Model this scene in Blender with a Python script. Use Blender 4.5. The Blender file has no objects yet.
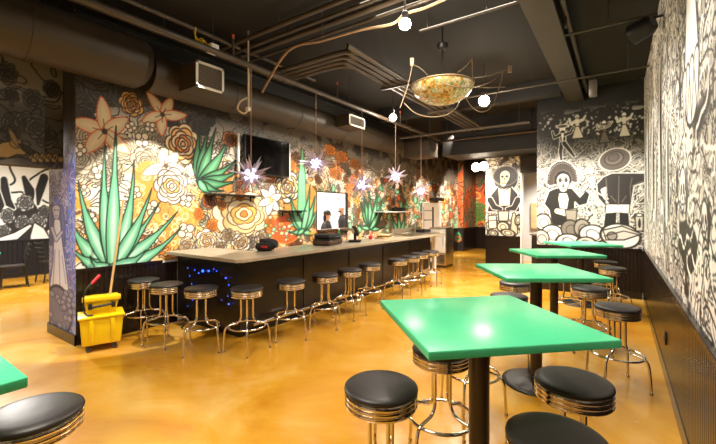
import bpy, bmesh, math, random
import numpy as np
from mathutils import Vector, Matrix

S = bpy.context.scene
D = bpy.data
COL = S.collection
PI = math.pi
rnd = random.Random(7)

# ------------------------------------------------------------------ camera
TH, FPX, HC = math.radians(34.84), 375.0, 1.6      # turn to the left, focal length in pixels, lens height
cd = D.cameras.new('camera')
cam = D.objects.new('camera', cd)
COL.objects.link(cam)
cd.sensor_width = 36.0
cd.lens = FPX / 716.0 * 36.0
cd.shift_y = -11.0 / 716.0
cd.clip_start = 0.02
cam.location = (0, 0, HC)
cam.rotation_euler = (PI / 2, 0, TH)
S.camera = cam

# ------------------------------------------------------------------ world, exposure, lights
w = D.worlds.new('world')
S.world = w
w.use_nodes = True
w.node_tree.nodes['Background'].inputs[0].default_value = (0.9, 0.8, 0.65, 1)
w.node_tree.nodes['Background'].inputs[1].default_value = 0.1
S.view_settings.view_transform = 'Standard'
S.view_settings.look = 'None'
S.view_settings.gamma = 1.0
S.view_settings.exposure = 0.14
S.view_settings.use_curve_mapping = False
WARM = (1.0, 0.90, 0.76)
NEUT = (1.0, 0.94, 0.86)


def light(kind, loc, power, color=WARM, target=None, size=0.1, sy=None, spot=None, blend=0.3):
    l = D.lights.new('lamp_or_fill_light', kind)
    l.energy = power
    l.color = color
    if kind == 'AREA':
        l.size = size
        l.spread = math.radians(125)
        if sy:
            l.shape = 'RECTANGLE'
            l.size_y = sy
    else:
        l.shadow_soft_size = size
    if kind == 'SPOT':
        l.spot_size = math.radians(spot)
        l.spot_blend = blend
    o = D.objects.new('lamp_or_fill_light', l)
    COL.objects.link(o)
    o.location = loc
    if target:
        o.rotation_euler = (Vector(target) - Vector(loc)).to_track_quat('-Z', 'Y').to_euler()
    return o


# wall washers aimed at the flower mural over the bar
light('SPOT', (-3.6, 2.6, 3.6), 540, WARM, (-5.3, 2.6, 1.2), 0.03, spot=47, blend=0.10)
for yy, pw in ((3.9, 480), (5.15, 520), (6.5, 520), (8.0, 500), (9.6, 500), (11.4, 520), (13.4, 560)):
    light('SPOT', (-3.6, yy, 3.6), pw, WARM, (-5.3, yy, 1.3), 0.05, spot=54, blend=0.45)
# wall washers on the black and white murals
for xx in (-1.0, -0.1):
    light('SPOT', (xx, 6.8, 3.6), 250, NEUT, (xx, 8.48, 1.2), 0.05, spot=62, blend=0.6)
for yy, pw in ((1.2, 90), (2.9, 150), (4.6, 150), (6.4, 170)):
    light('SPOT', (-1.0, yy, 3.7), pw, NEUT, (0.38, yy, 1.6), 0.05, spot=74, blend=0.7)
light('SPOT', (-2.6, 8.6, 3.0), 270, NEUT, (-2.6, 10.7, 1.7), 0.05, spot=60, blend=0.5)
light('SPOT', (-4.6, 0.1, 3.4), 380, (0.96, 0.97, 1.0), (-5.75, 1.74, 1.1), 0.05, spot=50, blend=0.6)
# broad soft fill added below the ceiling, with no fixtures of its own
light('AREA', (-2.0, 0.3, 3.85), 95, WARM, (-2.0, 0.3, 0), 1.6)
light('AREA', (-1.6, 3.6, 3.85), 70, WARM, (-1.6, 3.6, 0), 1.4)
light('AREA', (-2.3, 7.4, 3.55), 190, WARM, (-2.3, 7.4, 0), 1.4)
light('SPOT', (-4.2, 12.4, 3.8), 800, WARM, (-4.4, 15.2, 0.6), 0.1, spot=84, blend=0.7)
light('AREA', (-9.6, 1.8, 3.8), 270, NEUT, (-9.6, 1.8, 0), 2.2)
# lamp in the dining room: its light falls through the opening onto the floor, cut off by the painted wall end
light('SPOT', (-8.6, 1.70, 2.85), 560, NEUT, (-3.4, 0.4, 0.0), 0.06, spot=62, blend=0.5)
light('AREA', (-6.7, 9.0, 3.2), 420, NEUT, (-6.7, 9.0, 0), 1.6, 6.0)
light('AREA', (-1.5, 11.8, 3.0), 110, NEUT, (-1.5, 11.8, 0), 0.9)


# ------------------------------------------------------------------ geometry of the view, used to read sizes off the photograph
def ray(u, v):
    r, d = (u - 358.0) / FPX, (v - 211.0) / FPX
    return (-math.sin(TH) + r * math.cos(TH), math.cos(TH) + r * math.sin(TH), -d)


def at_x(u, v, X):
    a = ray(u, v)
    t = X / a[0]
    return a[1] * t, HC + a[2] * t


def at_y(u, v, Y):
    a = ray(u, v)
    t = Y / a[1]
    return a[0] * t, HC + a[2] * t


def at_d(u, v, d):
    a = ray(u, v)
    return Vector((a[0] * d, a[1] * d, HC + a[2] * d))


# ------------------------------------------------------------------ materials
def lin(c):
    return tuple(((x / 255.0 / 12.92) if x <= 10 else ((x / 255.0 + 0.055) / 1.055) ** 2.4) for x in c)


def mat(name, rgb, rough=0.5, metal=0.0, var=0.0, scale=8.0, bump=0.0, bscale=60.0, emit=None, estr=0.0, coat=0.0, spec=None):
    m = D.materials.new(name)
    m.use_nodes = True
    nt = m.node_tree
    b = nt.nodes['Principled BSDF']
    c = lin(rgb)
    b.inputs['Base Color'].default_value = (*c, 1)
    b.inputs['Roughness'].default_value = rough
    b.inputs['Metallic'].default_value = metal
    b.inputs['Coat Weight'].default_value = coat
    if spec is not None:
        b.inputs['Specular IOR Level'].default_value = spec
    tc = nt.nodes.new('ShaderNodeTexCoord')
    if var:
        n = nt.nodes.new('ShaderNodeTexNoise')
        n.inputs['Scale'].default_value = scale
        n.inputs['Detail'].default_value = 5
        nt.links.new(tc.outputs['Object'], n.inputs['Vector'])
        rp = nt.nodes.new('ShaderNodeValToRGB')
        rp.color_ramp.elements[0].position = 0.3
        rp.color_ramp.elements[1].position = 0.7
        rp.color_ramp.elements[0].color = (*[x * (1 - var) for x in c], 1)
        rp.color_ramp.elements[1].color = (*[min(1, x * (1 + var)) for x in c], 1)
        nt.links.new(n.outputs['Fac'], rp.inputs[0])
        nt.links.new(rp.outputs[0], b.inputs['Base Color'])
    if bump:
        n2 = nt.nodes.new('ShaderNodeTexNoise')
        n2.inputs['Scale'].default_value = bscale
        nt.links.new(tc.outputs['Object'], n2.inputs['Vector'])
        bp = nt.nodes.new('ShaderNodeBump')
        bp.inputs['Strength'].default_value = bump
        bp.inputs['Distance'].default_value = 0.01
        nt.links.new(n2.outputs['Fac'], bp.inputs['Height'])
        nt.links.new(bp.outputs[0], b.inputs['Normal'])
    if emit:
        b.inputs['Emission Color'].default_value = (*lin(emit), 1)
        b.inputs['Emission Strength'].default_value = estr
    return m


def paint_mat():
    m = D.materials.new('mural_paint')
    m.use_nodes = True
    nt = m.node_tree
    b = nt.nodes['Principled BSDF']
    a = nt.nodes.new('ShaderNodeAttribute')
    a.attribute_name = 'paint'
    nt.links.new(a.outputs['Color'], b.inputs['Base Color'])
    b.inputs['Roughness'].default_value = 0.55
    return m


def floor_mat():
    m = D.materials.new('stained_concrete')
    m.use_nodes = True
    nt = m.node_tree
    b = nt.nodes['Principled BSDF']
    tc = nt.nodes.new('ShaderNodeTexCoord')
    n = nt.nodes.new('ShaderNodeTexNoise')
    n.inputs['Scale'].default_value = 0.9
    n.inputs['Detail'].default_value = 9
    n.inputs['Roughness'].default_value = 0.62
    n.inputs['Distortion'].default_value = 0.7
    nt.links.new(tc.outputs['Object'], n.inputs['Vector'])
    rp = nt.nodes.new('ShaderNodeValToRGB')
    e = rp.color_ramp.elements
    e[0].position, e[1].position = 0.30, 0.74
    e[0].color = (*lin((182, 116, 16)), 1)
    e[1].color = (*lin((220, 178, 100)), 1)
    k = e.new(0.5)
    k.color = (*lin((205, 148, 42)), 1)
    nt.links.new(n.outputs['Fac'], rp.inputs[0])
    nt.links.new(rp.outputs[0], b.inputs['Base Color'])
    n2 = nt.nodes.new('ShaderNodeTexNoise')
    n2.inputs['Scale'].default_value = 2.2
    n2.inputs['Detail'].default_value = 6
    nt.links.new(tc.outputs['Object'], n2.inputs['Vector'])
    mr = nt.nodes.new('ShaderNodeMapRange')
    mr.inputs['To Min'].default_value = 0.12
    mr.inputs['To Max'].default_value = 0.34
    nt.links.new(n2.outputs['Fac'], mr.inputs['Value'])
    nt.links.new(mr.outputs[0], b.inputs['Roughness'])
    b.inputs['Coat Weight'].default_value = 0.5
    b.inputs['Coat Roughness'].default_value = 0.16
    bp = nt.nodes.new('ShaderNodeBump')
    bp.inputs['Strength'].default_value = 0.05
    bp.inputs['Distance'].default_value = 0.02
    nt.links.new(n2.outputs['Fac'], bp.inputs['Height'])
    nt.links.new(bp.outputs[0], b.inputs['Normal'])
    return m


def mosaic_mat():
    m = D.materials.new('mosaic_glass')
    m.use_nodes = True
    nt = m.node_tree
    b = nt.nodes['Principled BSDF']
    tc = nt.nodes.new('ShaderNodeTexCoord')
    vo = nt.nodes.new('ShaderNodeTexVoronoi')
    vo.inputs['Scale'].default_value = 34
    nt.links.new(tc.outputs['Object'], vo.inputs['Vector'])
    no = nt.nodes.new('ShaderNodeTexNoise')
    no.inputs['Scale'].default_value = 3.2
    nt.links.new(tc.outputs['Object'], no.inputs['Vector'])
    sp = nt.nodes.new('ShaderNodeSeparateColor')
    nt.links.new(vo.outputs['Color'], sp.inputs[0])
    ad = nt.nodes.new('ShaderNodeMath')
    ad.operation = 'MULTIPLY_ADD'
    ad.inputs[1].default_value = 0.45
    nt.links.new(sp.outputs[0], ad.inputs[0])
    nt.links.new(no.outputs['Fac'], ad.inputs[2])
    rp = nt.nodes.new('ShaderNodeValToRGB')
    e = rp.color_ramp.elements
    e[0].position, e[0].color = 0.35, (*lin((120, 95, 45)), 1)
    e[1].position, e[1].color = 1.0, (*lin((240, 235, 215)), 1)
    for p, c in ((0.55, (205, 150, 60)), (0.68, (225, 205, 150)), (0.8, (130, 160, 110)), (0.9, (225, 215, 180))):
        k = e.new(p)
        k.color = (*lin(c), 1)
    nt.links.new(ad.outputs[0], rp.inputs[0])
    nt.links.new(rp.outputs[0], b.inputs['Base Color'])
    b.inputs['Roughness'].default_value = 0.18
    b.inputs['Emission Strength'].default_value = 0.06
    nt.links.new(rp.outputs[0], b.inputs['Emission Color'])
    vo2 = nt.nodes.new('ShaderNodeTexVoronoi')
    vo2.feature = 'DISTANCE_TO_EDGE'
    vo2.inputs['Scale'].default_value = 34
    nt.links.new(tc.outputs['Object'], vo2.inputs['Vector'])
    bp = nt.nodes.new('ShaderNodeBump')
    bp.inputs['Strength'].default_value = 0.7
    bp.inputs['Distance'].default_value = 0.01
    nt.links.new(vo2.outputs['Distance'], bp.inputs['Height'])
    nt.links.new(bp.outputs[0], b.inputs['Normal'])
    return m


M_PAINT = paint_mat()
M_FLOOR = floor_mat()
M_MOSAIC = mosaic_mat()
M_CEIL = mat('ceiling_paint', (21, 18, 14), 0.9, var=0.15, scale=1.5)
M_DARKWALL = mat('dark_wall_paint', (46, 40, 34), 0.8)
M_WHITEWALL = mat('white_wall_paint', (232, 230, 224), 0.7)
M_DUCT = mat('painted_duct', (62, 52, 40), 0.5, var=0.12, scale=3)
M_DUCTDARK = mat('dark_duct', (24, 20, 16), 0.6, var=0.12, scale=3)
M_PIPE = mat('painted_pipe', (66, 56, 45), 0.45, var=0.1)
M_BEAM = mat('painted_beam', (50, 43, 35), 0.6, var=0.1)
M_WAINS = mat('wainscot_gloss_paint', (29, 21, 16), 0.22, var=0.1, scale=4)
M_WAINSBLUE = mat('wainscot_dark_blue', (28, 30, 38), 0.35)
M_BLACKP = mat('black_panel', (30, 25, 22), 0.28, var=0.15, scale=5)
M_COUNTER = mat('concrete_counter', (172, 158, 136), 0.28, var=0.12, scale=6)
M_STEEL = mat('stainless_steel', (196, 186, 168), 0.3, 1.0, var=0.05)
M_CHROME = mat('chrome', (222, 214, 204), 0.08, 1.0)
M_VINYL = mat('black_vinyl', (38, 33, 31), 0.43, bump=0.15, bscale=9, spec=0.42)
M_GREEN = mat('green_laminate', (78, 199, 143), 0.26, var=0.06, scale=5, spec=0.3)
M_COLUMN = mat('dark_metal_column', (52, 36, 24), 0.3, var=0.1)
M_YELLOW = mat('yellow_plastic', (238, 200, 12), 0.38, var=0.06, scale=9)
M_BLACK = mat('black_plastic', (22, 22, 23), 0.4)
M_RUBBER = mat('grey_rubber', (70, 68, 66), 0.6)
M_RED = mat('red_plastic', (214, 34, 34), 0.35)
M_WOOD = mat('pale_wood', (206, 168, 112), 0.5, var=0.12, scale=20)
M_CHAIRWOOD = mat('dark_chair_wood', (30, 32, 36), 0.4)
M_WHITE = mat('white_metal', (228, 226, 220), 0.45)
M_GREYM = mat('grey_metal', (128, 122, 112), 0.4, 0.6)
M_SCREEN = mat('dark_screen', (10, 9, 10), 0.07)
M_BULB = mat('bulb_glow', (255, 240, 215), 0.3, emit=(255, 236, 205), estr=60)
M_FLOOD = mat('flood_glow', (255, 244, 225), 0.3, emit=(255, 238, 212), estr=14)
M_STAR = mat('star_foil', (206, 190, 204), 0.3, 0.35, var=0.2, scale=12)
M_STARBULB = mat('star_bulb', (230, 230, 255), 0.3, emit=(214, 214, 255), estr=25)
M_CORD = mat('brown_cord', (170, 130, 104), 0.6)
M_WHITECORD = mat('white_cord', (220, 205, 180), 0.5)
M_YELLOWCORD = mat('yellow_cord', (200, 168, 30), 0.5)
M_WIRE = mat('rusted_wire', (150, 128, 102), 0.4, 0.4)
M_CLOTH = mat('dark_cloth', (40, 38, 36), 0.9, bump=0.6, bscale=30)
M_BROWNBAG = mat('brown_case', (78, 58, 40), 0.6, var=0.15)
M_TAN = mat('tan_board', (222, 184, 132), 0.6, var=0.1)
M_PINK = mat('pink_print', (214, 80, 120), 0.6)
M_SKIN = mat('skin', (176, 128, 100), 0.5)
M_HAIR = mat('black_hair', (20, 15, 12), 0.5)
M_JACKET = mat('black_jacket', (24, 23, 25), 0.8)
M_SHIRT = mat('pale_shirt', (206, 208, 214), 0.8)
M_BLUEGLINT = mat('blue_glint_glow', (60, 90, 255), 0.3, emit=(40, 80, 255), estr=5)  # glow standing in for blue reflections on the bar end
M_GREENGLASS = mat('green_bottle', (40, 150, 100), 0.15)
M_COPPER = mat('lit_conduit', (140, 112, 82), 0.45, 0.3)
M_ORANGE = mat('sprinkler_bulb', (220, 90, 40), 0.4)


# ------------------------------------------------------------------ mesh helpers
class MB:
    def __init__(self):
        self.bm = bmesh.new()

    def _mark(self):
        return set(self.bm.verts)

    def box(self, c, size, rz=0.0, bevel=0.0, seg=2, rot=None, mi=0):
        M = Matrix.Translation(Vector(c)) @ (rot.to_4x4() if rot else Matrix.Rotation(rz, 4, 'Z')) @ Matrix.Diagonal((*size, 1))
        r = bmesh.ops.create_cube(self.bm, size=1.0, matrix=M)
        vs = r['verts']
        fs = list({f for v in vs for f in v.link_faces})
        for f in fs:
            f.material_index = mi
        if bevel:
            es = list({e for v in vs for e in v.link_edges})
            bmesh.ops.bevel(self.bm, geom=es, offset=bevel, segments=seg, profile=0.5, affect='EDGES')
        return self

    def span(self, a, b, bevel=0.0, mi=0):
        a, b = Vector(a), Vector(b)
        return self.box((a + b) / 2, [max(1e-4, abs(x)) for x in (b - a)], bevel=bevel, mi=mi)

    def tube(self, pts, r, n=8, closed=False, caps=True, mi=0):
        pts = [Vector(p) for p in pts]
        N = len(pts)
        rs = r if isinstance(r, (list, tuple)) else [r] * N
        tang = []
        for i in range(N):
            if closed:
                t = pts[(i + 1) % N] - pts[i - 1]
            else:
                t = pts[min(i + 1, N - 1)] - pts[max(i - 1, 0)]
            tang.append(t.normalized())
        ref = Vector((0, 0, 1)) if abs(tang[0].z) < 0.9 else Vector((1, 0, 0))
        nrm = (ref - tang[0] * ref.dot(tang[0])).normalized()
        rings = []
        for i in range(N):
            nrm = (nrm - tang[i] * nrm.dot(tang[i]))
            if nrm.length < 1e-6:
                nrm = tang[i].orthogonal()
            nrm.normalize()
            b = tang[i].cross(nrm)
            rings.append([self.bm.verts.new(pts[i] + (nrm * math.cos(2 * PI * k / n) + b * math.sin(2 * PI * k / n)) * rs[i]) for k in range(n)])
        for i in range(N if closed else N - 1):
            A, B = rings[i], rings[(i + 1) % N]
            for k in range(n):
                f = self.bm.faces.new((A[k], A[(k + 1) % n], B[(k + 1) % n], B[k]))
                f.material_index = mi
        if caps and not closed:
            self.bm.faces.new(rings[0][::-1]).material_index = mi
            self.bm.faces.new(rings[-1]).material_index = mi
        return self

    def ring(self, c, R, r, n=40, k=8):
        return self.tube([Vector(c) + Vector((R * math.cos(2 * PI * i / n), R * math.sin(2 * PI * i / n), 0)) for i in range(n)], r, k, closed=True)

    def lathe(self, prof, n=32, M=None, mi=0):
        M = M or Matrix.Identity(4)
        rings = []
        for r, z in prof:
            if r < 1e-5:
                rings.append([self.bm.verts.new(M @ Vector((0, 0, z)))])
            else:
                rings.append([self.bm.verts.new(M @ Vector((r * math.cos(2 * PI * k / n), r * math.sin(2 * PI * k / n), z))) for k in range(n)])
        for A, B in zip(rings[:-1], rings[1:]):
            for k in range(n):
                k2 = (k + 1) % n
                if len(A) == 1 and len(B) == 1:
                    continue
                if len(A) == 1:
                    f = self.bm.faces.new((A[0], B[k2], B[k]))
                elif len(B) == 1:
                    f = self.bm.faces.new((A[k], A[k2], B[0]))
                else:
                    f = self.bm.faces.new((A[k], A[k2], B[k2], B[k]))
                f.material_index = mi
        return self

    def prism(self, poly, z0, z1, bevel=0.0):
        a = [self.bm.verts.new((x, y, z0)) for x, y in poly]
        b = [self.bm.verts.new((x, y, z1)) for x, y in poly]
        n = len(poly)
        es = []
        f0, f1 = self.bm.faces.new(a[::-1]), self.bm.faces.new(b)
        for i in range(n):
            self.bm.faces.new((a[i], a[(i + 1) % n], b[(i + 1) % n], b[i]))
        if bevel:
            es = list({e for f in (f0, f1) for e in f.edges})
            bmesh.ops.bevel(self.bm, geom=es, offset=bevel, segments=2, profile=0.5, affect='EDGES')
        return self

    def ball(self, c, r, seg=16, scale=(1, 1, 1)):
        bmesh.ops.create_uvsphere(self.bm, u_segments=seg, v_segments=max(6, seg // 2), radius=r,
                                  matrix=Matrix.Translation(Vector(c)) @ Matrix.Diagonal((*scale, 1)))
        return self

    def build(self, name, m, parent=None, smooth=True, angle=35, loc=None):
        bmesh.ops.recalc_face_normals(self.bm, faces=self.bm.faces[:])
        me = D.meshes.new(name)
        self.bm.to_mesh(me)
        self.bm.free()
        for x in (m if isinstance(m, (list, tuple)) else [m]):
            me.materials.append(x)
        if smooth:
            me.polygons.foreach_set('use_smooth', [True] * len(me.polygons))
            me.set_sharp_from_angle(angle=math.radians(angle))
        o = D.objects.new(name, me)
        COL.objects.link(o)
        if loc:
            o.location = loc
        if parent:
            o.parent = parent
        return o


def tag(o, label=None, cat=None, group=None, kind=None):
    if label:
        o['label'] = label
    if cat:
        o['category'] = cat
    if group:
        o['group'] = group
    if kind:
        o['kind'] = kind
    return o


def empty(name, loc=(0, 0, 0), rz=0.0, label=None, cat=None, group=None):
    o = D.objects.new(name, None)
    o.empty_display_size = 0.1
    COL.objects.link(o)
    o.location = loc
    o.rotation_euler = (0, 0, rz)
    return tag(o, label, cat, group)


def struct(o):
    o['kind'] = 'structure'
    return o


def copy_tree(o, parent=None):
    c = o.copy()
    COL.objects.link(c)
    if parent:
        c.parent = parent
    for ch in list(o.children):
        copy_tree(ch, c)
    return c


def smooth_path(pts, k=6):
    P = [Vector(p) for p in pts]
    P = [P[0] * 2 - P[1]] + P + [P[-1] * 2 - P[-2]]
    out = []
    for i in range(1, len(P) - 2):
        for j in range(k):
            t = j / k
            a, b, c, d = P[i - 1], P[i], P[i + 1], P[i + 2]
            out.append(0.5 * ((2 * b) + (c - a) * t + (2 * a - 5 * b + 4 * c - d) * t * t + (3 * b - a - 3 * c + d) * t ** 3))
    out.append(P[-2])
    return out


# ------------------------------------------------------------------ hand-painted murals: colour laid on the wall mesh itself
NR = np.random.RandomState(11)
LAT = NR.rand(256, 256)


def vnoise(x, y, seed=0):
    x = x + seed * 17.31
    y = y + seed * 9.77
    xi, yi = np.floor(x).astype(int), np.floor(y).astype(int)
    fx, fy = x - xi, y - yi
    fx, fy = fx * fx * (3 - 2 * fx), fy * fy * (3 - 2 * fy)
    g = lambda a, b: LAT[a % 256, b % 256]
    return (g(xi, yi) * (1 - fx) + g(xi + 1, yi) * fx) * (1 - fy) + (g(xi, yi + 1) * (1 - fx) + g(xi + 1, yi + 1) * fx) * fy


def fbm(x, y, seed=0, o=3):
    t, a, n = 0, 1.0, 0
    for i in range(o):
        t = t + a * vnoise(x * 2 ** i, y * 2 ** i, seed + i)
        n += a
        a *= 0.5
    return t / n


class Mural:
    """A painted wall. axis 'x': the plane X = const, s = Y;  axis 'y': the plane Y = const, s = X.  Brush sizes are given as read off the photo."""

    def __init__(self, axis, const, s, z, base=(230, 225, 215)):
        self.axis, self.k = axis, const
        self.s, self.z = np.asarray(s, float), np.asarray(z, float)
        self.c = np.empty((len(z), len(s), 3))
        self.c[:] = base
        self.SS, self.ZZ = np.meshgrid(self.s, self.z)

    def loc(self, u, v):
        return at_x(u, v, self.k) if self.axis == 'x' else at_y(u, v, self.k)

    def frame(self, u, v):
        s0, z0 = self.loc(u, v)
        s1, _ = self.loc(u + 0.5, v)
        _, z1 = self.loc(u, v + 0.5)
        return s0, z0, 0.5 / (s1 - s0), 0.5 / (z0 - z1)

    def win(self, fr, R, Ry=None):
        s0, z0, sx, sz = fr
        Ry = Ry or R
        i0, i1 = np.searchsorted(self.s, (s0 - R / abs(sx), s0 + R / abs(sx)))
        j0, j1 = np.searchsorted(self.z, (z0 - Ry / sz, z0 + Ry / sz))
        if i1 <= i0 or j1 <= j0:
            return None
        x = (self.s[i0:i1] - s0)[None, :] * sx
        y = (z0 - self.z[j0:j1])[:, None] * sz
        return (slice(j0, j1), slice(i0, i1)), x + 0 * y, y + 0 * x

    def lay(self, sl, m, col):
        col = np.asarray(col, float)
        self.c[sl] = self.c[sl] * (1 - m[..., None]) + col * m[..., None]

    def ink(self, sl, d, fill=None, line=None, lw=1.0, alpha=1.0, aa=0.8):
        if fill is not None:
            self.lay(sl, np.clip(0.5 - d / aa, 0, 1) * alpha, fill)
        if line is not None:
            self.lay(sl, np.clip(0.5 - (np.abs(d) - lw / 2) / aa, 0, 1) * alpha, line)

    def disc(self, u, v, rx, ry=None, rot=0.0, fill=None, line=None, lw=1.0, alpha=1.0):
        ry = ry or rx
        w_ = self.win(self.frame(u, v), max(rx, ry) + 3)
        if not w_:
            return
        sl, x, y = w_
        c, s = math.cos(rot), math.sin(rot)
        X, Y = x * c + y * s, -x * s + y * c
        d = (np.sqrt((X / rx) ** 2 + (Y / ry) ** 2) - 1) * min(rx, ry)
        self.ink(sl, d, fill, line, lw, alpha)

    def _local(self, pts):
        us, vs = [p[0] for p in pts], [p[1] for p in pts]
        cu, cv = (min(us) + max(us)) / 2, (min(vs) + max(vs)) / 2
        fr = self.frame(cu, cv)
        q = []
        for u, v in pts:
            s, z = self.loc(u, v)
            q.append(((s - fr[0]) * fr[2], (fr[1] - z) * fr[3]))
        R = max(abs(a) for a, b in q)
        Ry = max(abs(b) for a, b in q)
        return fr, q, R, Ry

    def taper(self, pts, widths, fill=None, line=None, lw=1.0, alpha=1.0, hi=None):
        fr, q, R, Ry = self._local(pts)
        W = max(widths) + 3
        w_ = self.win(fr, R + W, Ry + W)
        if not w_:
            return
        sl, x, y = w_
        d = np.full(x.shape, 1e9)
        for (a, b, wa, wb) in zip(q[:-1], q[1:], widths[:-1], widths[1:]):
            ex, ey = b[0] - a[0], b[1] - a[1]
            L = ex * ex + ey * ey + 1e-9
            h = np.clip(((x - a[0]) * ex + (y - a[1]) * ey) / L, 0, 1)
            dd = np.hypot(x - a[0] - ex * h, y - a[1] - ey * h) - (wa + (wb - wa) * h)
            d = np.minimum(d, dd)
        self.ink(sl, d, fill, None, lw, alpha)
        if hi is not None:
            self.lay(sl, np.clip((-d - max(widths) * 0.35) / (max(widths) * 0.5), 0, 1) * alpha, hi)
        self.ink(sl, d, None, line, lw, alpha)

    def stroke(self, pts, col, wd=1.0, alpha=1.0):
        self.taper(pts, [wd / 2] * len(pts), fill=col, alpha=alpha)

    def leaf(self, u0, v0, u1, v1, wd, bend=0.0, fill=None, line=None, lw=1.0, kind='petal', hi=None, alpha=1.0):
        n = 9
        dx, dy = u1 - u0, v1 - v0
        pts, ws = [], []
        for i in range(n + 1):
            t = i / n
            o = bend * 4 * t * (1 - t)
            pts.append((u0 + dx * t - dy * o, v0 + dy * t + dx * o))
            if kind == 'petal':
                ws.append(wd * (math.sin(PI * t ** 0.8) ** 0.8 * 0.92 + 0.08 * (1 - t)))
            else:
                ws.append(wd * (0.55 + 0.45 * math.sin(PI * min(1, t * 1.5))) * (1 - t ** 2.2) if t < 1 else 0)
        self.taper(pts, ws, fill, line, lw, alpha, hi)

    def poly(self, pts, fill=None, line=None, lw=1.0, alpha=1.0):
        fr, q, R, Ry = self._local(pts)
        w_ = self.win(fr, R + 3, Ry + 3)
        if not w_:
            return
        sl, x, y = w_
        ins = np.zeros(x.shape, bool)
        d = np.full(x.shape, 1e9)
        for a, b in zip(q, q[1:] + q[:1]):
            ex, ey = b[0] - a[0], b[1] - a[1]
            h = np.clip(((x - a[0]) * ex + (y - a[1]) * ey) / (ex * ex + ey * ey + 1e-9), 0, 1)
            d = np.minimum(d, np.hypot(x - a[0] - ex * h, y - a[1] - ey * h))
            if abs(ey) > 1e-9:
                ins ^= ((a[1] > y) != (b[1] > y)) & (x < ex * (y - a[1]) / ey + a[0])
        self.ink(sl, np.where(ins, -d, d), fill, line, lw, alpha)

    def rose(self, u, v, R, cols, line, ry=None, lw=1.3, seed=0, alpha=1.0):
        ry = ry or R
        w_ = self.win(self.frame(u, v), R * 1.25 + 2, ry * 1.25 + 2)
        if not w_:
            return
        sl, x, y = w_
        Rm = min(R, ry)
        r = np.hypot(x / R, y / ry)
        th = np.arctan2(y / ry, x / R)
        g = random.Random(seed * 7 + int(u * 3 + v))
        for k, (f, n) in enumerate(((1.0, 7), (0.8, 6), (0.62, 5), (0.45, 5), (0.29, 4), (0.14, 3))):
            ph, ph2 = g.random() * 6.28, g.random() * 6.28
            sc = np.abs(np.sin(n * th / 2 + ph))
            rb = f * (0.86 + 0.2 * sc ** 0.6 + 0.05 * np.sin(2 * th + ph2))
            self.ink(sl, (r - rb) * Rm, cols[k % len(cols)], line, lw, alpha)

    def quad(self, u, v, R, fill, line, lw=0.9, rot=0.4, dot=None):
        for k in range(4):
            a = rot + k * PI / 2
            self.disc(u + R * 0.62 * math.cos(a), v + R * 0.62 * math.sin(a), R * 0.5, fill=fill, line=line, lw=lw)
        self.disc(u, v, R * 0.22, fill=dot or fill, line=line, lw=lw)

    def lily(self, u, v, tips, wd, fill, line, lw=1.2, core=(60, 45, 35), hi=None, cr=2.4):
        for (a, b) in tips:
            self.leaf(u, v, a, b, wd, 0.03, fill, line, lw, hi=hi)
        for (a, b) in tips:
            self.stroke([(u, v), (u + (a - u) * 0.35, v + (b - v) * 0.35)], core, 0.7)
        self.disc(u, v, cr, fill=core)

    def agave(self, u, v, tips, fill, line, hi=None):
        for (a, b, wd, bend) in tips:
            self.leaf(u, v, a, b, wd, bend, fill, line, 1.4, kind='agave', hi=hi)

    def doodle(self, f=3.0, k=5.0, lw=0.012, col=(25, 22, 20), seed=0, warp=0.5, mask=None, alpha=1.0, sl=None, o=2):
        sl = sl or (slice(None), slice(None))
        s, z = self.SS[sl], self.ZZ[sl]
        wx = fbm(s * f * 0.8, z * f * 0.8, seed + 30, 2) - 0.5
        wy = fbm(s * f * 0.8, z * f * 0.8, seed + 40, 2) - 0.5
        n = fbm((s + wx * warp) * f, (z + wy * warp) * f, seed, o) * k
        gz, gs = np.gradient(n, self.z[sl[0]], self.s[sl[1]])
        g = np.hypot(gz, gs) + 1e-6
        d = np.abs((n % 1.0) - 0.5) / g
        aa = lw * 0.6
        m = np.clip(0.5 - (d - lw) / aa, 0, 1) * alpha
        if mask is not None:
            m = m * mask
        self.lay(sl, m, col)

    def blobs(self, f, thr, col, seed=0, alpha=1.0, soft=0.04, mask=None, sl=None, ax=1.0, o=3):
        sl = sl or (slice(None), slice(None))
        n = fbm(self.SS[sl] * f * ax, self.ZZ[sl] * f, seed, o)
        m = np.clip((n - thr) / soft, 0, 1) * alpha
        if mask is not None:
            m = m * mask
        self.lay(sl, m, col)

    def fade(self, z0, z1, col):
        m = np.clip((self.ZZ - z0) / (z1 - z0), 0, 1)
        m = m * m * (3 - 2 * m)
        self.lay((slice(None), slice(None)), m, col)

    def build(self, name, back, holes=(), backing=()):
        ns, nz = len(self.s), len(self.z)
        co = np.empty((nz, ns, 3))
        if self.axis == 'x':
            co[..., 0], co[..., 1] = self.k, self.SS
        else:
            co[..., 0], co[..., 1] = self.SS, self.k
        co[..., 2] = self.ZZ
        idx = np.arange(nz * ns).reshape(nz, ns)
        q = np.stack([idx[:-1, :-1], idx[:-1, 1:], idx[1:, 1:], idx[1:, :-1]], -1).reshape(-1, 4)
        sc = ((self.SS[:-1, :-1] + self.SS[1:, 1:]) / 2).ravel()
        zc = ((self.ZZ[:-1, :-1] + self.ZZ[1:, 1:]) / 2).ravel()
        keep = np.ones(len(q), bool)
        for (a, b, c, d) in holes:
            keep &= ~((sc > a) & (sc < b) & (zc > c) & (zc < d))
        q = q[keep]
        me = D.meshes.new(name)
        me.vertices.add(nz * ns)
        me.vertices.foreach_set('co', co.ravel())
        me.loops.add(q.size)
        me.loops.foreach_set('vertex_index', q.ravel().astype(np.int32))
        me.polygons.add(len(q))
        me.polygons.foreach_set('loop_start', np.arange(0, q.size, 4, dtype=np.int32))
        me.update(calc_edges=True)
        c = np.clip(self.c, 0, 255) / 255.0
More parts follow.
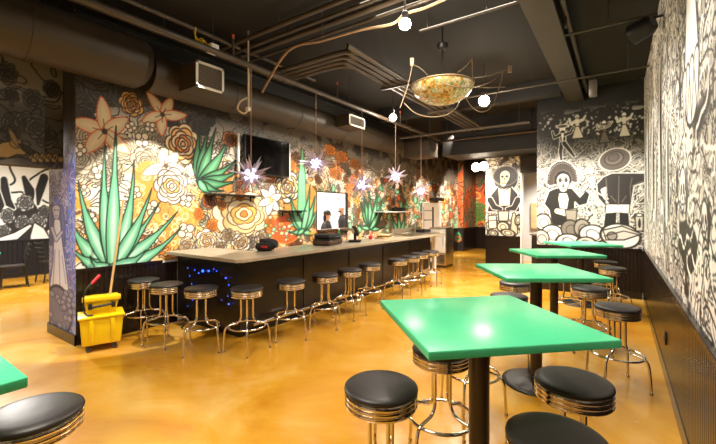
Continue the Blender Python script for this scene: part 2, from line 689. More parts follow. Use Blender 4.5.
        c = np.where(c <= 0.04045, c / 12.92, ((c + 0.055) / 1.055) ** 2.4)
        at = me.color_attributes.new('paint', 'FLOAT_COLOR', 'POINT')
        at.data.foreach_set('color', np.concatenate([c.reshape(-1, 3), np.ones((nz * ns, 1))], 1).ravel().astype(np.float32))
        me.materials.append(M_PAINT)
        me.materials.append(back)
        bm = bmesh.new()
        bm.from_mesh(me)
        loose = [v for v in bm.verts if not v.link_faces]
        if loose:
            bmesh.ops.delete(bm, geom=loose, context='VERTS')
        for a, b in backing:
            a, b = Vector(a), Vector(b)
            r = bmesh.ops.create_cube(bm, size=1.0, matrix=Matrix.Translation((a + b) / 2) @ Matrix.Diagonal((*[max(1e-3, abs(t)) for t in (b - a)], 1)))
            for f in {f for v in r['verts'] for f in v.link_faces}:
                f.material_index = 1
        bm.to_mesh(me)
        bm.free()
        o = D.objects.new(name, me)
        COL.objects.link(o)
        return struct(o)


LEFT, RIGHT, BACK, CEIL = -5.3, 0.38, 8.48, 4.0
WH = 0.9                                            # height of the wainscot

# ---- flower mural over the bar
su = np.concatenate([[1.74], [at_x(u, 211, LEFT)[0] for u in np.arange(76, 462, 0.7)], [14.6]])
su = np.unique(np.clip(su, 1.74, 14.6))
mz = np.arange(WH, CEIL + 0.001, 0.0095)
m = Mural('x', LEFT, su, mz, (230, 222, 206))
CREAM, OFFW, ORG, RED, MINT, INK, DKG = (238, 220, 180), (240, 236, 224), (236, 150, 48), (222, 84, 40), (140, 212, 168), (34, 30, 26), (40, 96, 66)
DEEP = (214, 120, 34)
LEAF, LEAFH, LEAFL = (104, 180, 140), (178, 228, 198), (22, 44, 34)
# ground: cream with orange washes low down, greys higher up
low = np.clip((2.75 - m.ZZ) / 0.8, 0, 1)
m.blobs(1.6, 0.54, (240, 184, 112), 3, 0.8, 0.10, low)
m.blobs(2.6, 0.62, (240, 156, 60), 8, 0.85, 0.06, low)
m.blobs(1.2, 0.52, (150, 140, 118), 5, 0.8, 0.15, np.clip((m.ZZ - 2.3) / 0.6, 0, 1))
far = np.clip((m.SS - 5.2) / 2.0, 0, 1)
m.blobs(2.2, 0.54, (232, 112, 44), 14, 0.85, 0.06, far, ax=1.3)
m.blobs(4.0, 0.58, (244, 232, 208), 44, 0.8, 0.06, far, ax=1.6)
m.blobs(2.6, 0.56, (120, 108, 88), 17, 0.6, 0.05, far * np.clip((m.ZZ - 1.9) / 0.6, 0, 1))
m.blobs(3.0, 0.60, MINT, 19, 0.8, 0.04, far * np.clip((2.3 - m.ZZ) / 0.5, 0, 1))
m.doodle(5.0, 6.0, 0.007, (46, 40, 33), 2, 0.5)
m.doodle(3.0, 4.0, 0.009, (40, 34, 28), 21, 0.6, far)
m.fade(2.6, 3.3, (44, 40, 36))  # dimmer light on the upper wall, put into the paint
g = random.Random(5)
# many small roses, drawn in grey line up high and in colour along the bar
for k in range(520):
    s_, z_ = g.uniform(1.7, 14.4), g.uniform(0.95, 3.6)
    a, b = s_ - 0, z_
    # wall point back to photo pixels
    dx = (LEFT * math.cos(TH) + a * math.sin(TH)) / (-LEFT * math.sin(TH) + a * math.cos(TH))
    dep = -LEFT * math.sin(TH) + a * math.cos(TH)
    u_, v_ = 358 + FPX * dx, 211 - FPX * (b - HC) / dep
    rr = g.uniform(0.08, 0.2) if a < 5.5 else g.uniform(0.05, 0.13)
    fr = m.frame(u_, v_)
    rx_, ry_ = rr * abs(fr[2]), rr * fr[3]
    if b > 2.7:
        m.rose(u_, v_, rx_, [(74, 68, 58), (60, 55, 48)], (20, 18, 16) if a < 3.6 else (124, 116, 100), ry_, 0.8, k)
    elif b > 2.0 and a < 3:
        m.rose(u_, v_, rx_, [(196, 184, 158), (180, 168, 144)], (60, 54, 46), ry_, 0.8, k)
    else:
        cs = g.choice([[OFFW, CREAM], [CREAM, (244, 196, 120)], [(240, 180, 90), (232, 130, 50)], [OFFW, (244, 226, 190)], [(232, 110, 54), (240, 160, 80)], [(236, 226, 196), (196, 206, 160)], [OFFW, (240, 200, 150)]])
        m.rose(u_, v_, rx_ * 0.8, cs, (44, 30, 22), ry_ * 0.8, min(0.9, 0.11 * rx_), k)
for k in range(55):
    a, b = g.uniform(3.0, 14.0), g.uniform(0.95, 2.5)
    dep = -LEFT * math.sin(TH) + a * math.cos(TH)
    u_, v_ = 358 + FPX * (LEFT * math.cos(TH) + a * math.sin(TH)) / dep, 211 - FPX * (b - HC) / dep
    t_ = g.uniform(0, 6.28)
    m.leaf(u_, v_, u_ + 6 * math.cos(t_) * min(1, 5 / dep), v_ + 8 * math.sin(t_), 1.8, 0.1, g.choice([MINT, MINT, (90, 170, 120), RED, ORG]), (50, 70, 50), 0.7)
# orange clouds behind the big agave
for (u_, v_, a, b) in ((158, 182, 26, 20), (150, 205, 20, 24), (185, 215, 16, 18), (84, 204, 7, 6), (108, 222, 12, 16), (176, 236, 16, 12), (219, 178, 14, 10), (285, 228, 18, 16), (302, 205, 16, 22)):
    m.disc(u_, v_, a, b, 0.3, fill=(240, 160, 66), alpha=0.75)
for k in range(60):
    m.disc(g.uniform(130, 196), g.uniform(160, 245), g.uniform(1.5, 4), fill=None, line=(244, 226, 196), lw=0.8)
# large flowers, left bay
TANW, TANH = (216, 198, 158), (228, 212, 176)
m.lily(104.6, 131.4, [(71, 121), (101, 96), (128, 118), (131, 154), (86, 153)], 7.5, TANW, (214, 86, 42), 1.1, hi=TANH, cr=3)
m.lily(162.5, 114.6, [(146.7, 92), (172, 97), (187, 115), (162, 136), (142, 122)], 5.2, TANW, (214, 86, 42), 1.0, hi=TANH)
m.rose(131.7, 104, 12, [(214, 164, 78), (232, 190, 110), (226, 140, 60)], (50, 34, 20), seed=3)
m.rose(183, 144, 17, [(246, 224, 180), (248, 196, 120), (246, 226, 184), (236, 150, 70)], (54, 34, 22), 19, seed=2)
m.lily(166, 166, [(142, 175), (160, 150), (178, 152), (186, 170), (170, 182)], 5.5, OFFW, (150, 110, 80), 0.9, core=(90, 80, 60), hi=(246, 244, 236))
m.rose(171.7, 186, 17, [OFFW, (244, 230, 204), OFFW, (240, 190, 110)], (70, 54, 42), 17, seed=9)
for (u_, v_, r_) in ((99.6, 171.7, 7), (135, 193, 6), (152.5, 208, 7), (186, 231, 8), (91, 219, 6), (186, 201, 6), (142, 139.6, 7), (131, 127, 5), (150, 127, 5), (80, 150, 6), (84, 190, 5), (128, 240, 6), (152, 240, 6), (196, 250, 8)):
    m.quad(u_, v_, r_, (238, 226, 200), (46, 38, 30), rot=g.random())
m.disc(79.6, 204, 6, 5, fill=(240, 150, 50))
AL, AH = (36, 74, 54), (168, 226, 188)
m.disc(112, 256, 22, 12, fill=(28, 56, 44), alpha=0.9)
m.agave(112, 268, [(68, 216, 8, -0.10), (70, 246, 6.5, -0.12), (182, 226, 6.5, 0.10), (78.5, 181, 7.5, -0.06), (178, 211, 7, 0.05), (160, 202, 5.5, 0.02), (101.5, 182, 4.5, -0.05), (134, 160, 6.5, 0.05), (152, 188, 7, 0.04), (105, 146, 7, -0.03), (116, 126, 7.5, 0.0), (90, 256, 6, -0.2), (146, 250, 7, 0.1)], LEAF, LEAFL, LEAFH)
# painted break between two mural panels
m.stroke([(197.5, 96), (197.5, 182)], (60, 56, 48), 1.0)
# second agave
m.agave(200, 182, [(200, 129, 5, -0.05), (209, 128, 5, -0.03), (216, 128, 5, 0.0), (229, 138, 5.5, 0.05), (236, 160, 5, 0.06), (241, 169, 5, 0.07), (236, 181, 5, 0.08), (224, 191, 4, 0.1), (212, 194, 4, 0.1)], (84, 164, 112), LEAFL, (132, 204, 156))
m.disc(229.7, 139, 7, 7.5, fill=(238, 140, 36), line=(60, 36, 20), lw=1)
m.rose(229.7, 139, 5, [(240, 160, 50), (220, 110, 30)], (90, 50, 20), 5.5)
m.rose(244, 214, 27, [CREAM, (246, 214, 150), CREAM, (240, 180, 90), (246, 220, 170), (232, 130, 50)], (90, 60, 40), 23, 1.0, 4)
m.rose(288, 187, 12, [OFFW, (244, 216, 150), OFFW, (240, 180, 80)], (70, 54, 40), 15, seed=6)
m.lily(271, 200, [(261, 189), (272, 184), (281, 194), (279, 211), (268, 216), (258, 206)], 4, OFFW, (60, 50, 44), 0.9, core=(230, 180, 90), hi=(248, 246, 240), cr=1.6)
for (u_, v_, r_) in ((269.5, 223, 6), (270.5, 178, 5), (292, 165, 5), (334, 173, 5), (342, 157, 6), (355, 164, 5), (330, 150, 6), (240, 196, 5), (222, 205, 5), (199, 214, 6), (212, 226, 6)):
    m.rose(u_, v_, r_ * 0.9, [(246, 160, 50), (238, 126, 40)], (90, 50, 24), r_, 0.5, int(u_))
m.disc(286, 229, 15, 14, fill=(226, 96, 44), alpha=0.9)
for k in range(40):
    m.disc(g.gauss(286, 8), g.gauss(229, 6), g.uniform(1.0, 2.2), fill=g.choice([CREAM, CREAM, MINT, ORG]), line=(110, 40, 20), lw=0.5)
for (u_, v_, r_) in ((207, 241, 11), (241, 243, 9), (228, 236, 7), (262, 238, 7), (187, 246, 8), (220, 248, 6)):
    m.rose(u_, v_, r_, [OFFW, (244, 214, 150), OFFW, (236, 170, 80)], (70, 52, 38), r_ * 1.05, 0.9, int(u_))
# third and fourth agaves
m.taper([(302, 225), (302, 180), (302.5, 150)], [4.5, 3.6, 1.0], (124, 204, 150), AL, 0.8)
m.agave(303, 230, [(289, 232, 3, -0.1), (316, 234, 3, 0.1), (289, 212, 3.6, -0.06), (318, 209, 3.6, 0.06), (290, 196, 3.6, -0.04), (315, 196, 3.6, 0.05), (310, 185, 3, 0.02), (296, 236, 2.5, 0)], (124, 204, 150), AL, (160, 222, 180))
m.agave(371, 228, [(358, 225, 2.4, -0.1), (384, 227, 2.4, 0.1), (361, 203, 2.6, -0.05), (383, 210, 2.6, 0.05), (364.5, 193, 2.6, -0.03), (369, 190, 2.6, 0), (377, 191, 2.6, 0.03), (382, 200, 2.4, 0.05)], (124, 204, 150), AL, (160, 222, 180))
m.agave(400, 236, [(392, 214, 2, -0.05), (398, 208, 2, 0), (405, 212, 2, 0.03), (411, 222, 1.8, 0.1)], (124, 204, 150), AL, (150, 216, 170))
WINA = (6.06, 7.18, 1.2, 2.03)
WINB = (11.35, 12.9, 0.95, 1.9)
T = 0.06
bk, y0 = [], 1.74
X1, X0 = LEFT - 0.004, LEFT - T
for (a, b, c, d) in (WINA, WINB):
    bk += [((X0, y0, 0), (X1, a, CEIL)), ((X0, a, 0), (X1, b, c)), ((X0, a, d), (X1, b, CEIL))]
    y0 = b
bk.append(((X0, y0, 0), (X1, 14.6, CEIL)))
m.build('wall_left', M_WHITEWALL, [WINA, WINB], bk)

# ---- the blue painted end of that wall
m = Mural('y', 1.74, np.arange(-6.2, LEFT + 0.001, 0.009), np.arange(0, CEIL, 0.011), (116, 134, 222))
m.blobs(5, 0.5, (186, 186, 208), 2, 0.9, 0.2)
m.blobs(4, 0.58, (170, 130, 150), 6, 0.5, 0.1)
m.doodle(6, 6, 0.006, (92, 96, 140), 5, 0.8)
m.doodle(5, 4, 0.006, (206, 206, 222), 9, 0.8)
RB = (84, 88, 128)
for (p, w_) in (([(51, 206), (50, 222), (51, 244)], [1.5, 2.4, 1.2]), ([(61, 206), (63, 222), (64, 246)], [1.5, 2.2, 1.0])):
    m.taper(p, w_, (112, 118, 168), RB, 0.8)
m.taper([(57, 222), (58, 244), (59, 262), (59, 288)], [3.4, 4.6, 6.2, 9.5], (230, 231, 240), RB, 0.9)
m.taper([(52, 228), (56, 240), (62, 232)], [1.8, 1.8, 1.4], (208, 208, 222), RB, 0.7)
m.taper([(56, 209), (56.3, 216)], [4.2, 3.0], (206, 206, 222), RB, 0.8)
m.stroke([(54, 210), (55.4, 210)], RB, 0.9)
m.stroke([(57.2, 210), (58.6, 210)], RB, 0.9)
m.stroke([(55, 216), (57.4, 216)], RB, 0.7)
for q in ((55, 250, 53, 284), (59, 250, 60, 290), (62, 256, 66, 284)):
    m.stroke([q[:2], q[2:]], (150, 154, 190), 0.8)
m.disc(58, 310, 13, 24, fill=(120, 122, 150), line=(54, 56, 76), lw=1.5)
for k in range(26):
    m.disc(g.uniform(50, 74), g.uniform(292, 330), 2.4, 3, fill=(152, 154, 176), line=(80, 82, 106), lw=0.8)
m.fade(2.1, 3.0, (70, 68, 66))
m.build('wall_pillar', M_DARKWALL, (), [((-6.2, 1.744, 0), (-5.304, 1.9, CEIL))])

# ---- header over the opening to the next room
HX = -5.67
m = Mural('x', HX, np.arange(-3.0, 1.74, 0.011), np.arange(2.13, CEIL, 0.011), (124, 118, 106))  # poor light on the header is mixed into these dark greys
m.blobs(1.5, 0.5, (60, 57, 52), 4, 0.7, 0.15)
m.doodle(4, 5, 0.008, (30, 27, 24), 3, 0.6)
for k in range(46):
    a, b = g.uniform(-0.6, 1.7), g.uniform(2.4, 3.9)
    dep = -HX * math.sin(TH) + a * math.cos(TH)
    u_, v_ = 358 + FPX * (HX * math.cos(TH) + a * math.sin(TH)) / dep, 211 - FPX * (b - HC) / dep
    m.rose(u_, v_, g.uniform(7, 12), [(104, 100, 92), (88, 84, 78)], (28, 25, 22), seed=k)
m.taper([(-6, 152), (6, 150), (14, 148), (24, 152)], [5, 8, 7, 3], (176, 148, 92), (30, 24, 18), 1.2)
m.disc(16, 143, 6, 5, fill=(176, 148, 92), line=(30, 24, 18))
m.leaf(18, 146, 8, 127, 3, 0, (150, 128, 84), (30, 24, 18))
for k in range(6):
    m.leaf(20 + k * 3, 144 + k * 2, 36 + k * 4, 152 + k * 2, 3, 0.1, (60, 54, 46), (20, 18, 16))
for k in range(14):
    m.disc(32 + k * 2.2, 158 + 2 * math.sin(k * 2.1), 3, 3, fill=(170, 140, 86), line=(30, 24, 18))
m.build('wall_header', M_DARKWALL, (), [((-5.9, -3, 2.13), (HX - 0.004, 1.735, CEIL))])

# ---- black and white mural of the room on the left
LRX = -12.0
m = Mural('x', LRX, np.arange(-1, 5.0, 0.015), np.arange(0.86, CEIL, 0.014), (236, 236, 234))
m.doodle(1.3, 5, 0.022, (40, 40, 42), 6, 0.9)
m.blobs(1.2, 0.62, (40, 40, 42), 12, 1, 0.02)
for (p, w_) in (([(4, 180), (6, 200), (14, 208)], [4, 6, 2]), ([(24, 178), (30, 192), (31, 206)], [3, 6, 2]), ([(44, 178), (40, 190), (38, 204)], [5, 5, 2]), ([(-4, 190), (0, 205), (-2, 215)], [4, 5, 2])):
    m.taper(p, w_, (34, 34, 36), (236, 236, 234), 1.2)
for (u_, v_, r_) in ((25, 203, 8), (8, 216, 7), (38, 222, 9), (22, 222, 7), (44, 212, 6), (4, 232, 7)):
    m.rose(u_, v_, r_, [(232, 232, 230), (214, 214, 212)], (60, 60, 62), seed=int(u_))
m.taper([(-2, 240), (16, 236), (30, 226)], [2, 4, 2], (240, 240, 240), (30, 30, 32), 1.4)
m.poly([(30, 236), (34, 222), (44, 228), (50, 238), (48, 242), (30, 242)], (240, 240, 240), (30, 30, 32), 1.4)
m.build('wall_dining', M_WHITEWALL, (), [((LRX - 0.12, -3, 0), (LRX - 0.004, 5, CEIL))])

# ---- band players mural on the back wall, right
BX0 = at_y(537, 211, BACK)[0]
m = Mural('y', BACK, np.arange(BX0, RIGHT + 0.001, 0.0105), np.arange(WH, CEIL, 0.0105), (196, 190, 178))
W1, K1, GR = (240, 236, 224), (30, 26, 24), (120, 112, 102)
m.blobs(2.5, 0.5, (168, 160, 148), 4, 0.8, 0.15)
m.doodle(7, 6, 0.007, (60, 54, 48), 3, 0.5)
m.doodle(6, 4, 0.006, (244, 240, 230), 13, 0.5)
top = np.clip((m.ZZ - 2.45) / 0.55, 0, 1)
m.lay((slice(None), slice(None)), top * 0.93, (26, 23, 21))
m.doodle(7, 5, 0.006, (190, 182, 168), 8, 0.5, np.clip((m.ZZ - 2.3) / 0.5, 0, 1) * np.clip((3.2 - m.ZZ) / 0.5, 0, 1), 0.9)
for k in range(150):
    m.disc(g.uniform(539, 643), g.uniform(98, 134), g.uniform(0.5, 1.3), g.uniform(0.6, 2.0), g.random() * 3, fill=(216, 210, 196), alpha=0.9)
for (u_, v_) in ((546, 112), (572, 112), (596, 108), (640, 108), (584, 104), (610, 102), (556, 104), (628, 104)):
    t_ = g.random() * 6
    m.taper([(u_, v_), (u_ + 6 * math.cos(t_), v_ + 3 * math.sin(t_)), (u_ + 9, v_ - 2)], [1.2, 2.2, 0.6], (206, 200, 186))


def dancer(u, v, h, coat, skirt):
    m.disc(u, v, h * 0.10, h * 0.12, fill=W1, line=K1, lw=0.7)
    if not skirt:
        m.disc(u, v - h * 0.08, h * 0.17, h * 0.05, fill=(70, 60, 50), line=W1, lw=0.6)
    m.taper([(u, v + h * 0.13), (u + h * 0.02, v + h * 0.42)], [h * 0.10, h * 0.08], coat, W1 if not skirt else K1, 0.8)
    m.taper([(u - h * 0.06, v + h * 0.17), (u - h * 0.24, v + h * 0.26), (u - h * 0.3, v + h * 0.08)], [h * 0.05, h * 0.04, h * 0.03], coat, W1, 0.6)
    m.taper([(u + h * 0.06, v + h * 0.17), (u + h * 0.24, v + h * 0.1), (u + h * 0.32, v - h * 0.05)], [h * 0.05, h * 0.04, h * 0.03], coat, W1, 0.6)
    if skirt:
        m.poly([(u - h * 0.06, v + h * 0.36), (u + h * 0.08, v + h * 0.36), (u + h * 0.26, v + h * 0.8), (u - h * 0.2, v + h * 0.84)], coat, K1, 0.8)
    else:
        m.taper([(u - h * 0.02, v + h * 0.42), (u - h * 0.06, v + h * 0.68), (u - h * 0.03, v + h * 0.95)], [h * 0.07, h * 0.06, h * 0.04], coat, W1, 0.7)
        m.taper([(u + h * 0.05, v + h * 0.42), (u + h * 0.22, v + h * 0.64), (u + h * 0.34, v + h * 0.8)], [h * 0.07, h * 0.06, h * 0.04], coat, W1, 0.7)
        m.taper([(u, v + h * 0.16), (u, v + h * 0.32)], [h * 0.04, h * 0.02], W1)


dancer(562.5, 129, 34, K1, False)
dancer(577, 117, 26, (206, 198, 180), True)
dancer(624, 115, 26, (222, 216, 200), True)
dancer(604, 123, 24, (110, 100, 86), True)
# seated musician facing us
m.poly([(546.5, 184), (547, 175), (551, 166), (557, 161.5), (564, 160.5), (571, 163.5), (576.5, 170), (578.5, 179), (577, 183), (571, 182), (555, 185), (550, 186)], (70, 60, 53), W1, 1.0)
m.poly([(554, 184), (554, 177), (558, 171.5), (563.5, 170), (569, 172.5), (572, 178), (571, 183)], (22, 19, 17), (110, 98, 88), 0.7)
for k in range(22):
    t_ = PI + k * PI / 21
    m.disc(562.7 + 14 * math.cos(t_), 179 + 16 * math.sin(t_), 0.5, fill=(170, 160, 146))
m.poly([(549, 191), (556, 188), (572, 188), (580, 197), (586, 190), (590, 194), (587, 204), (579, 206), (575, 202), (574, 226), (552, 226), (549, 210), (544, 204)], K1, W1, 1)
m.taper([(563, 180), (563, 183), (563.4, 188)], [6.6, 6.4, 4.2], (238, 232, 208), K1, 0.8)
m.disc(560.2, 180.4, 1.5, 1.7, fill=(70, 60, 50), line=K1, lw=0.6)
m.disc(566, 180.2, 1.5, 1.7, fill=(70, 60, 50), line=K1, lw=0.6)
m.stroke([(558.6, 177.8), (561.6, 177.4)], K1, 0.7)
m.stroke([(564.6, 177.4), (567.6, 177.8)], K1, 0.7)
m.taper([(563.2, 184), (563.2, 186.5)], [0.6, 1.0], K1)
m.stroke([(561, 188.8), (566, 188.6)], K1, 0.8)
m.poly([(559, 193), (567, 193), (569, 199), (566, 216), (561, 216), (558, 199)], W1, K1, 0.8)
m.taper([(583, 190), (586, 186), (588, 184)], [2.2, 2.6, 1.2], (238, 232, 210), K1, 0.8)
m.taper([(557, 211), (566, 213), (575, 211)], [3, 3.6, 2.5], (238, 232, 210), K1, 0.9)
m.poly([(565, 210), (577, 210), (576, 222), (567, 222)], (150, 140, 126), K1, 0.9)
# figure seen from behind
m.poly([(603, 177), (612, 173), (632, 173), (645.5, 173), (646, 182), (634, 186), (631, 206), (606, 206), (607, 194), (601, 190), (604, 198), (609, 204), (606, 207), (598, 198), (596.5, 184)], (46, 40, 38), W1, 1)
m.disc(614.6, 159.5, 16, 11, -0.15, fill=(96, 84, 74), line=W1, lw=1.0)
m.disc(614, 158.5, 9.5, 6.5, -0.15, fill=(116, 102, 90), line=(60, 50, 44), lw=1.0)
m.disc(613.5, 157.5, 5.5, 3.8, -0.15, fill=(92, 80, 70), line=(60, 50, 44), lw=0.8)
m.poly([(606, 204), (630, 204), (629, 213), (605, 213)], (232, 226, 212), K1, 1)
m.poly([(605, 213), (617, 212), (616, 230), (603, 230)], K1, W1, 0.7)
m.poly([(619, 212), (629, 213), (630, 230), (619, 230)], K1, W1, 0.7)
m.stroke([(598, 193), (608, 199)], W1, 1.2)
m.poly([(601.5, 189), (606, 187), (606.5, 197), (604, 197)], (214, 208, 194), W1, 0.6)
for q in ([(606, 178), (607, 190), (606, 200)], [(632, 178), (630, 188), (631, 200)], [(619, 176), (618.5, 205)], [(632, 186), (640, 182), (646, 181)], [(611, 196), (616, 202)], [(626, 196), (622, 202)]):
    m.stroke(q, (112, 100, 92), 0.9)
# fruit, bowls and fish along the bottom
for (u_, v_, a, b, f) in ((543, 222, 8, 8, W1), (552, 234, 11, 9, W1), (541, 238, 8, 8, (200, 194, 182)), (570, 229, 9, 9, GR), (582, 228, 8, 9, (150, 140, 130)), (592, 234, 13, 9, W1), (568, 241, 12, 7, W1), (586, 243, 10, 6, (210, 204, 192))):
    m.disc(u_, v_, a, b, 0, fill=f, line=K1, lw=1.4)
    m.disc(u_ + 1, v_ + 1, a * 0.55, b * 0.55, 0.4, line=(70, 62, 56), lw=0.9)
m.disc(620, 236, 20, 12, 0.12, fill=W1, line=K1, lw=1.6)
m.poly([(603, 230), (622, 226), (642, 234), (624, 240), (606, 240)], (206, 200, 188), K1, 1.3)
m.disc(612, 236, 5, 4, fill=(150, 142, 130), line=K1, lw=1)
m.stroke([(604, 236), (624, 231), (640, 235)], K1, 1.0)
m.poly([(635, 215), (643.5, 215), (643, 231), (636, 231)], (196, 188, 172), K1, 1.1)
m.disc(639.3, 215, 4.2, 1.4, fill=W1, line=K1, lw=0.9)
m.leaf(639.5, 228, 639.5, 218, 1.6, 0, K1)
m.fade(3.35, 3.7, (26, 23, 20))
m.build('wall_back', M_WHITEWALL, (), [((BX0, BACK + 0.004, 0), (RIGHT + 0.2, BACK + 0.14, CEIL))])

# ---- mural on the far pillar
PY, PX0, PX1 = 10.75, -3.09, -2.17
m = Mural('y', PY, np.arange(PX0, PX1 + 0.001, 0.012), np.arange(0.9, 3.1, 0.012), (226, 220, 200))
m.doodle(6, 5, 0.010, (70, 62, 54), 4, 0.6)
m.blobs(3, 0.5, (60, 54, 48), 9, 0.85, 0.05, np.clip((m.ZZ - 2.6) / 0.2, 0, 1))
m.disc(505.5, 179, 12.5, 13, fill=(36, 31, 28), line=(200, 192, 172), lw=1)
m.disc(505.3, 176, 12.3, 9.5, fill=(52, 45, 40), line=(120, 110, 96), lw=0.7)
m.poly([(490, 196), (497, 187), (504, 190), (512, 187), (518, 194), (520, 212), (487, 212)], (36, 31, 28), W1, 0.9)
m.taper([(505, 175.5), (504.6, 178), (503.4, 183.5)], [5.2, 5.0, 3.2], (238, 226, 176), K1, 0.8)
m.disc(502.4, 176.6, 1.3, 1.2, fill=K1)
m.disc(506.8, 176.4, 1.3, 1.2, fill=K1)
m.stroke([(504.4, 178), (504, 180.4)], K1, 0.8)
m.stroke([(502, 183.6), (505.4, 183.2)], (120, 40, 30), 0.9)
m.poly([(498, 187), (504, 191), (511, 187), (510, 206), (499, 206)], (232, 220, 190), K1, 0.9)
for q in ([(490, 200), (494, 207), (501, 209)], [(518, 200), (514, 208), (507, 209)]):
    m.taper(q, [3.2, 3.0, 1.8], (36, 31, 28), W1, 0.7)
m.poly([(498, 211), (509, 211), (508, 221), (499, 221)], (214, 204, 176), K1, 1.1)
m.taper([(514, 214), (514, 219), (514, 232)], [1.4, 2.6, 3.6], (200, 190, 164), K1, 1.0)
m.poly([(488, 216), (496, 215), (497, 228), (489, 229)], (232, 222, 194), K1, 1.0)
m.stroke([(489, 221), (497, 220)], K1, 0.8)
for (u_, v_, a, b) in ((503, 227, 6, 5), (493, 233, 5, 3), (508, 233, 7, 3.5), (518, 220, 3, 5)):
    m.disc(u_, v_, a, b, 0.2, fill=(224, 214, 184), line=K1, lw=1.2)
    m.disc(u_, v_, a * 0.5, b * 0.5, 0.2, line=(80, 70, 58), lw=0.8)
m.build('wall_partition', M_DARKWALL, (), [((PX0, PY + 0.004, 0), (PX1, PY + 0.18, CEIL)), ((PX0, PY, 0), (PX1, PY + 0.004, 0.9)), ((PX0, PY, 3.1), (PX1, PY + 0.004, CEIL))])

# ---- mural on the right wall
ry_ = np.unique(np.concatenate([np.arange(-3, 1.2, 0.12), np.arange(1.2, 3.5, 0.014), np.arange(3.5, BACK + 0.01, 0.022)]))
m = Mural('x', RIGHT, ry_, np.arange(0.93, CEIL, 0.0095), (236, 232, 222))
m.blobs(1.3, 0.48, (176, 170, 156), 3, 0.5, 0.1, ax=0.7)
m.blobs(2.2, 0.66, (150, 144, 134), 5, 0.6, 0.05, ax=0.7)
m.doodle(2.2, 5, 0.009, (58, 52, 48), 4, 0.5)
m.doodle(4.5, 6, 0.007, (60, 54, 50), 24, 0.4)
m.doodle(7, 5, 0.005, (70, 64, 60), 54, 0.3, (vnoise(m.SS * 2, m.ZZ * 2, 71) > 0.5) * 1.0)
m.blobs(1.7, 0.70, (40, 36, 34), 15, 1, 0.02, ax=0.6)
m.doodle(3.0, 4, 0.016, (244, 242, 234), 34, 0.6)
m.doodle(2.6, 4, 0.011, (44, 40, 37), 84, 0.9)

sp_ = fbm(m.SS * 18, m.ZZ * 22, 51, 1)
m.lay((slice(None), slice(None)), np.clip((sp_ - 0.78) / 0.05, 0, 1) * (vnoise(m.SS * 1.5, m.ZZ * 1.5, 61) > 0.45), (60, 54, 50))


def rw(s, z):
    dep = -RIGHT * math.sin(TH) + s * math.cos(TH)
    return 358 + FPX * (RIGHT * math.cos(TH) + s * math.sin(TH)) / dep, 211 - FPX * (z - HC) / dep


def wtaper(pts, ws, fill, line=None, lw=0.02):
    """as taper, in metres on the right wall"""
    d = np.full(m.SS.shape, 1e9)
    for (a, b, wa, wb) in zip(pts[:-1], pts[1:], ws[:-1], ws[1:]):
        ex, ey = b[0] - a[0], b[1] - a[1]
        h = np.clip(((m.SS - a[0]) * ex + (m.ZZ - a[1]) * ey) / (ex * ex + ey * ey + 1e-9), 0, 1)
        d = np.minimum(d, np.hypot(m.SS - a[0] - ex * h, m.ZZ - a[1] - ey * h) - (wa + (wb - wa) * h))
    al = (slice(None), slice(None))
    m.ink(al, d, fill, line, lw, 1.0, 0.012)


WR, KR = (244, 243, 238), (38, 34, 32)
# a pale dress with a jagged hem, dark cloaked figures, long hair and skulls
wtaper([(3.25, 4.0), (3.25, 3.1), (3.2, 2.45)], [0.10, 0.16, 0.30], WR, KR, 0.03)
for dx in (-0.2, -0.02, 0.15, 0.28):
    wtaper([(3.2 + dx, 2.5), (3.2 + dx * 1.2, 2.18)], [0.09, 0.0], WR, KR, 0.02)
for (a, b, h, wd) in ((5.3, 2.6, 1.5, 0.14), (6.4, 2.3, 1.2, 0.16), (7.4, 2.5, 1.3, 0.18), (4.55, 2.0, 0.9, 0.1), (7.9, 1.9, 1.1, 0.12), (5.9, 1.9, 0.9, 0.1)):
    wtaper([(a, b + h / 2), (a + 0.05, b), (a - 0.05, b - h / 2)], [wd * 0.4, wd, wd * 0.7], KR, WR, 0.03)
    wtaper([(a + wd * 1.6, b + h / 2), (a + wd * 1.8, b - h / 2)], [0.05, 0.12], WR, KR, 0.02)
for (a, b, r) in ((2.75, 1.55, 0.09), (3.6, 1.75, 0.14), (5.2, 1.5, 0.2), (6.3, 1.4, 0.2), (4.9, 3.1, 0.18), (3.9, 2.5, 0.12)):
    wtaper([(a, b + r * 0.25), (a, b - r * 0.5)], [r, r * 0.62], WR, KR, 0.022)
    for e in (-0.4, 0.4):
        wtaper([(a + e * r, b + 0.12 * r), (a + e * r, b)], [r * 0.24, r * 0.24], KR)
    wtaper([(a, b - r * 0.28), (a, b - r * 0.4)], [r * 0.06, r * 0.14], KR)
    wtaper([(a - r * 0.35, b - r * 0.72), (a + r * 0.35, b - r * 0.72)], [0.008, 0.008], KR)
    for q in range(3):
        wtaper([(a - r * (1.1 + q * 0.25), b + r), (a - r * (1.3 + q * 0.25), b - r * 0.4), (a - r * (1.0 + q * 0.2), b - r * 1.6)], [0.01, 0.016, 0.008], KR)
m.build('wall_right', M_WHITEWALL, (), [((RIGHT + 0.004, -3, 0), (RIGHT + 0.14, BACK, CEIL))])

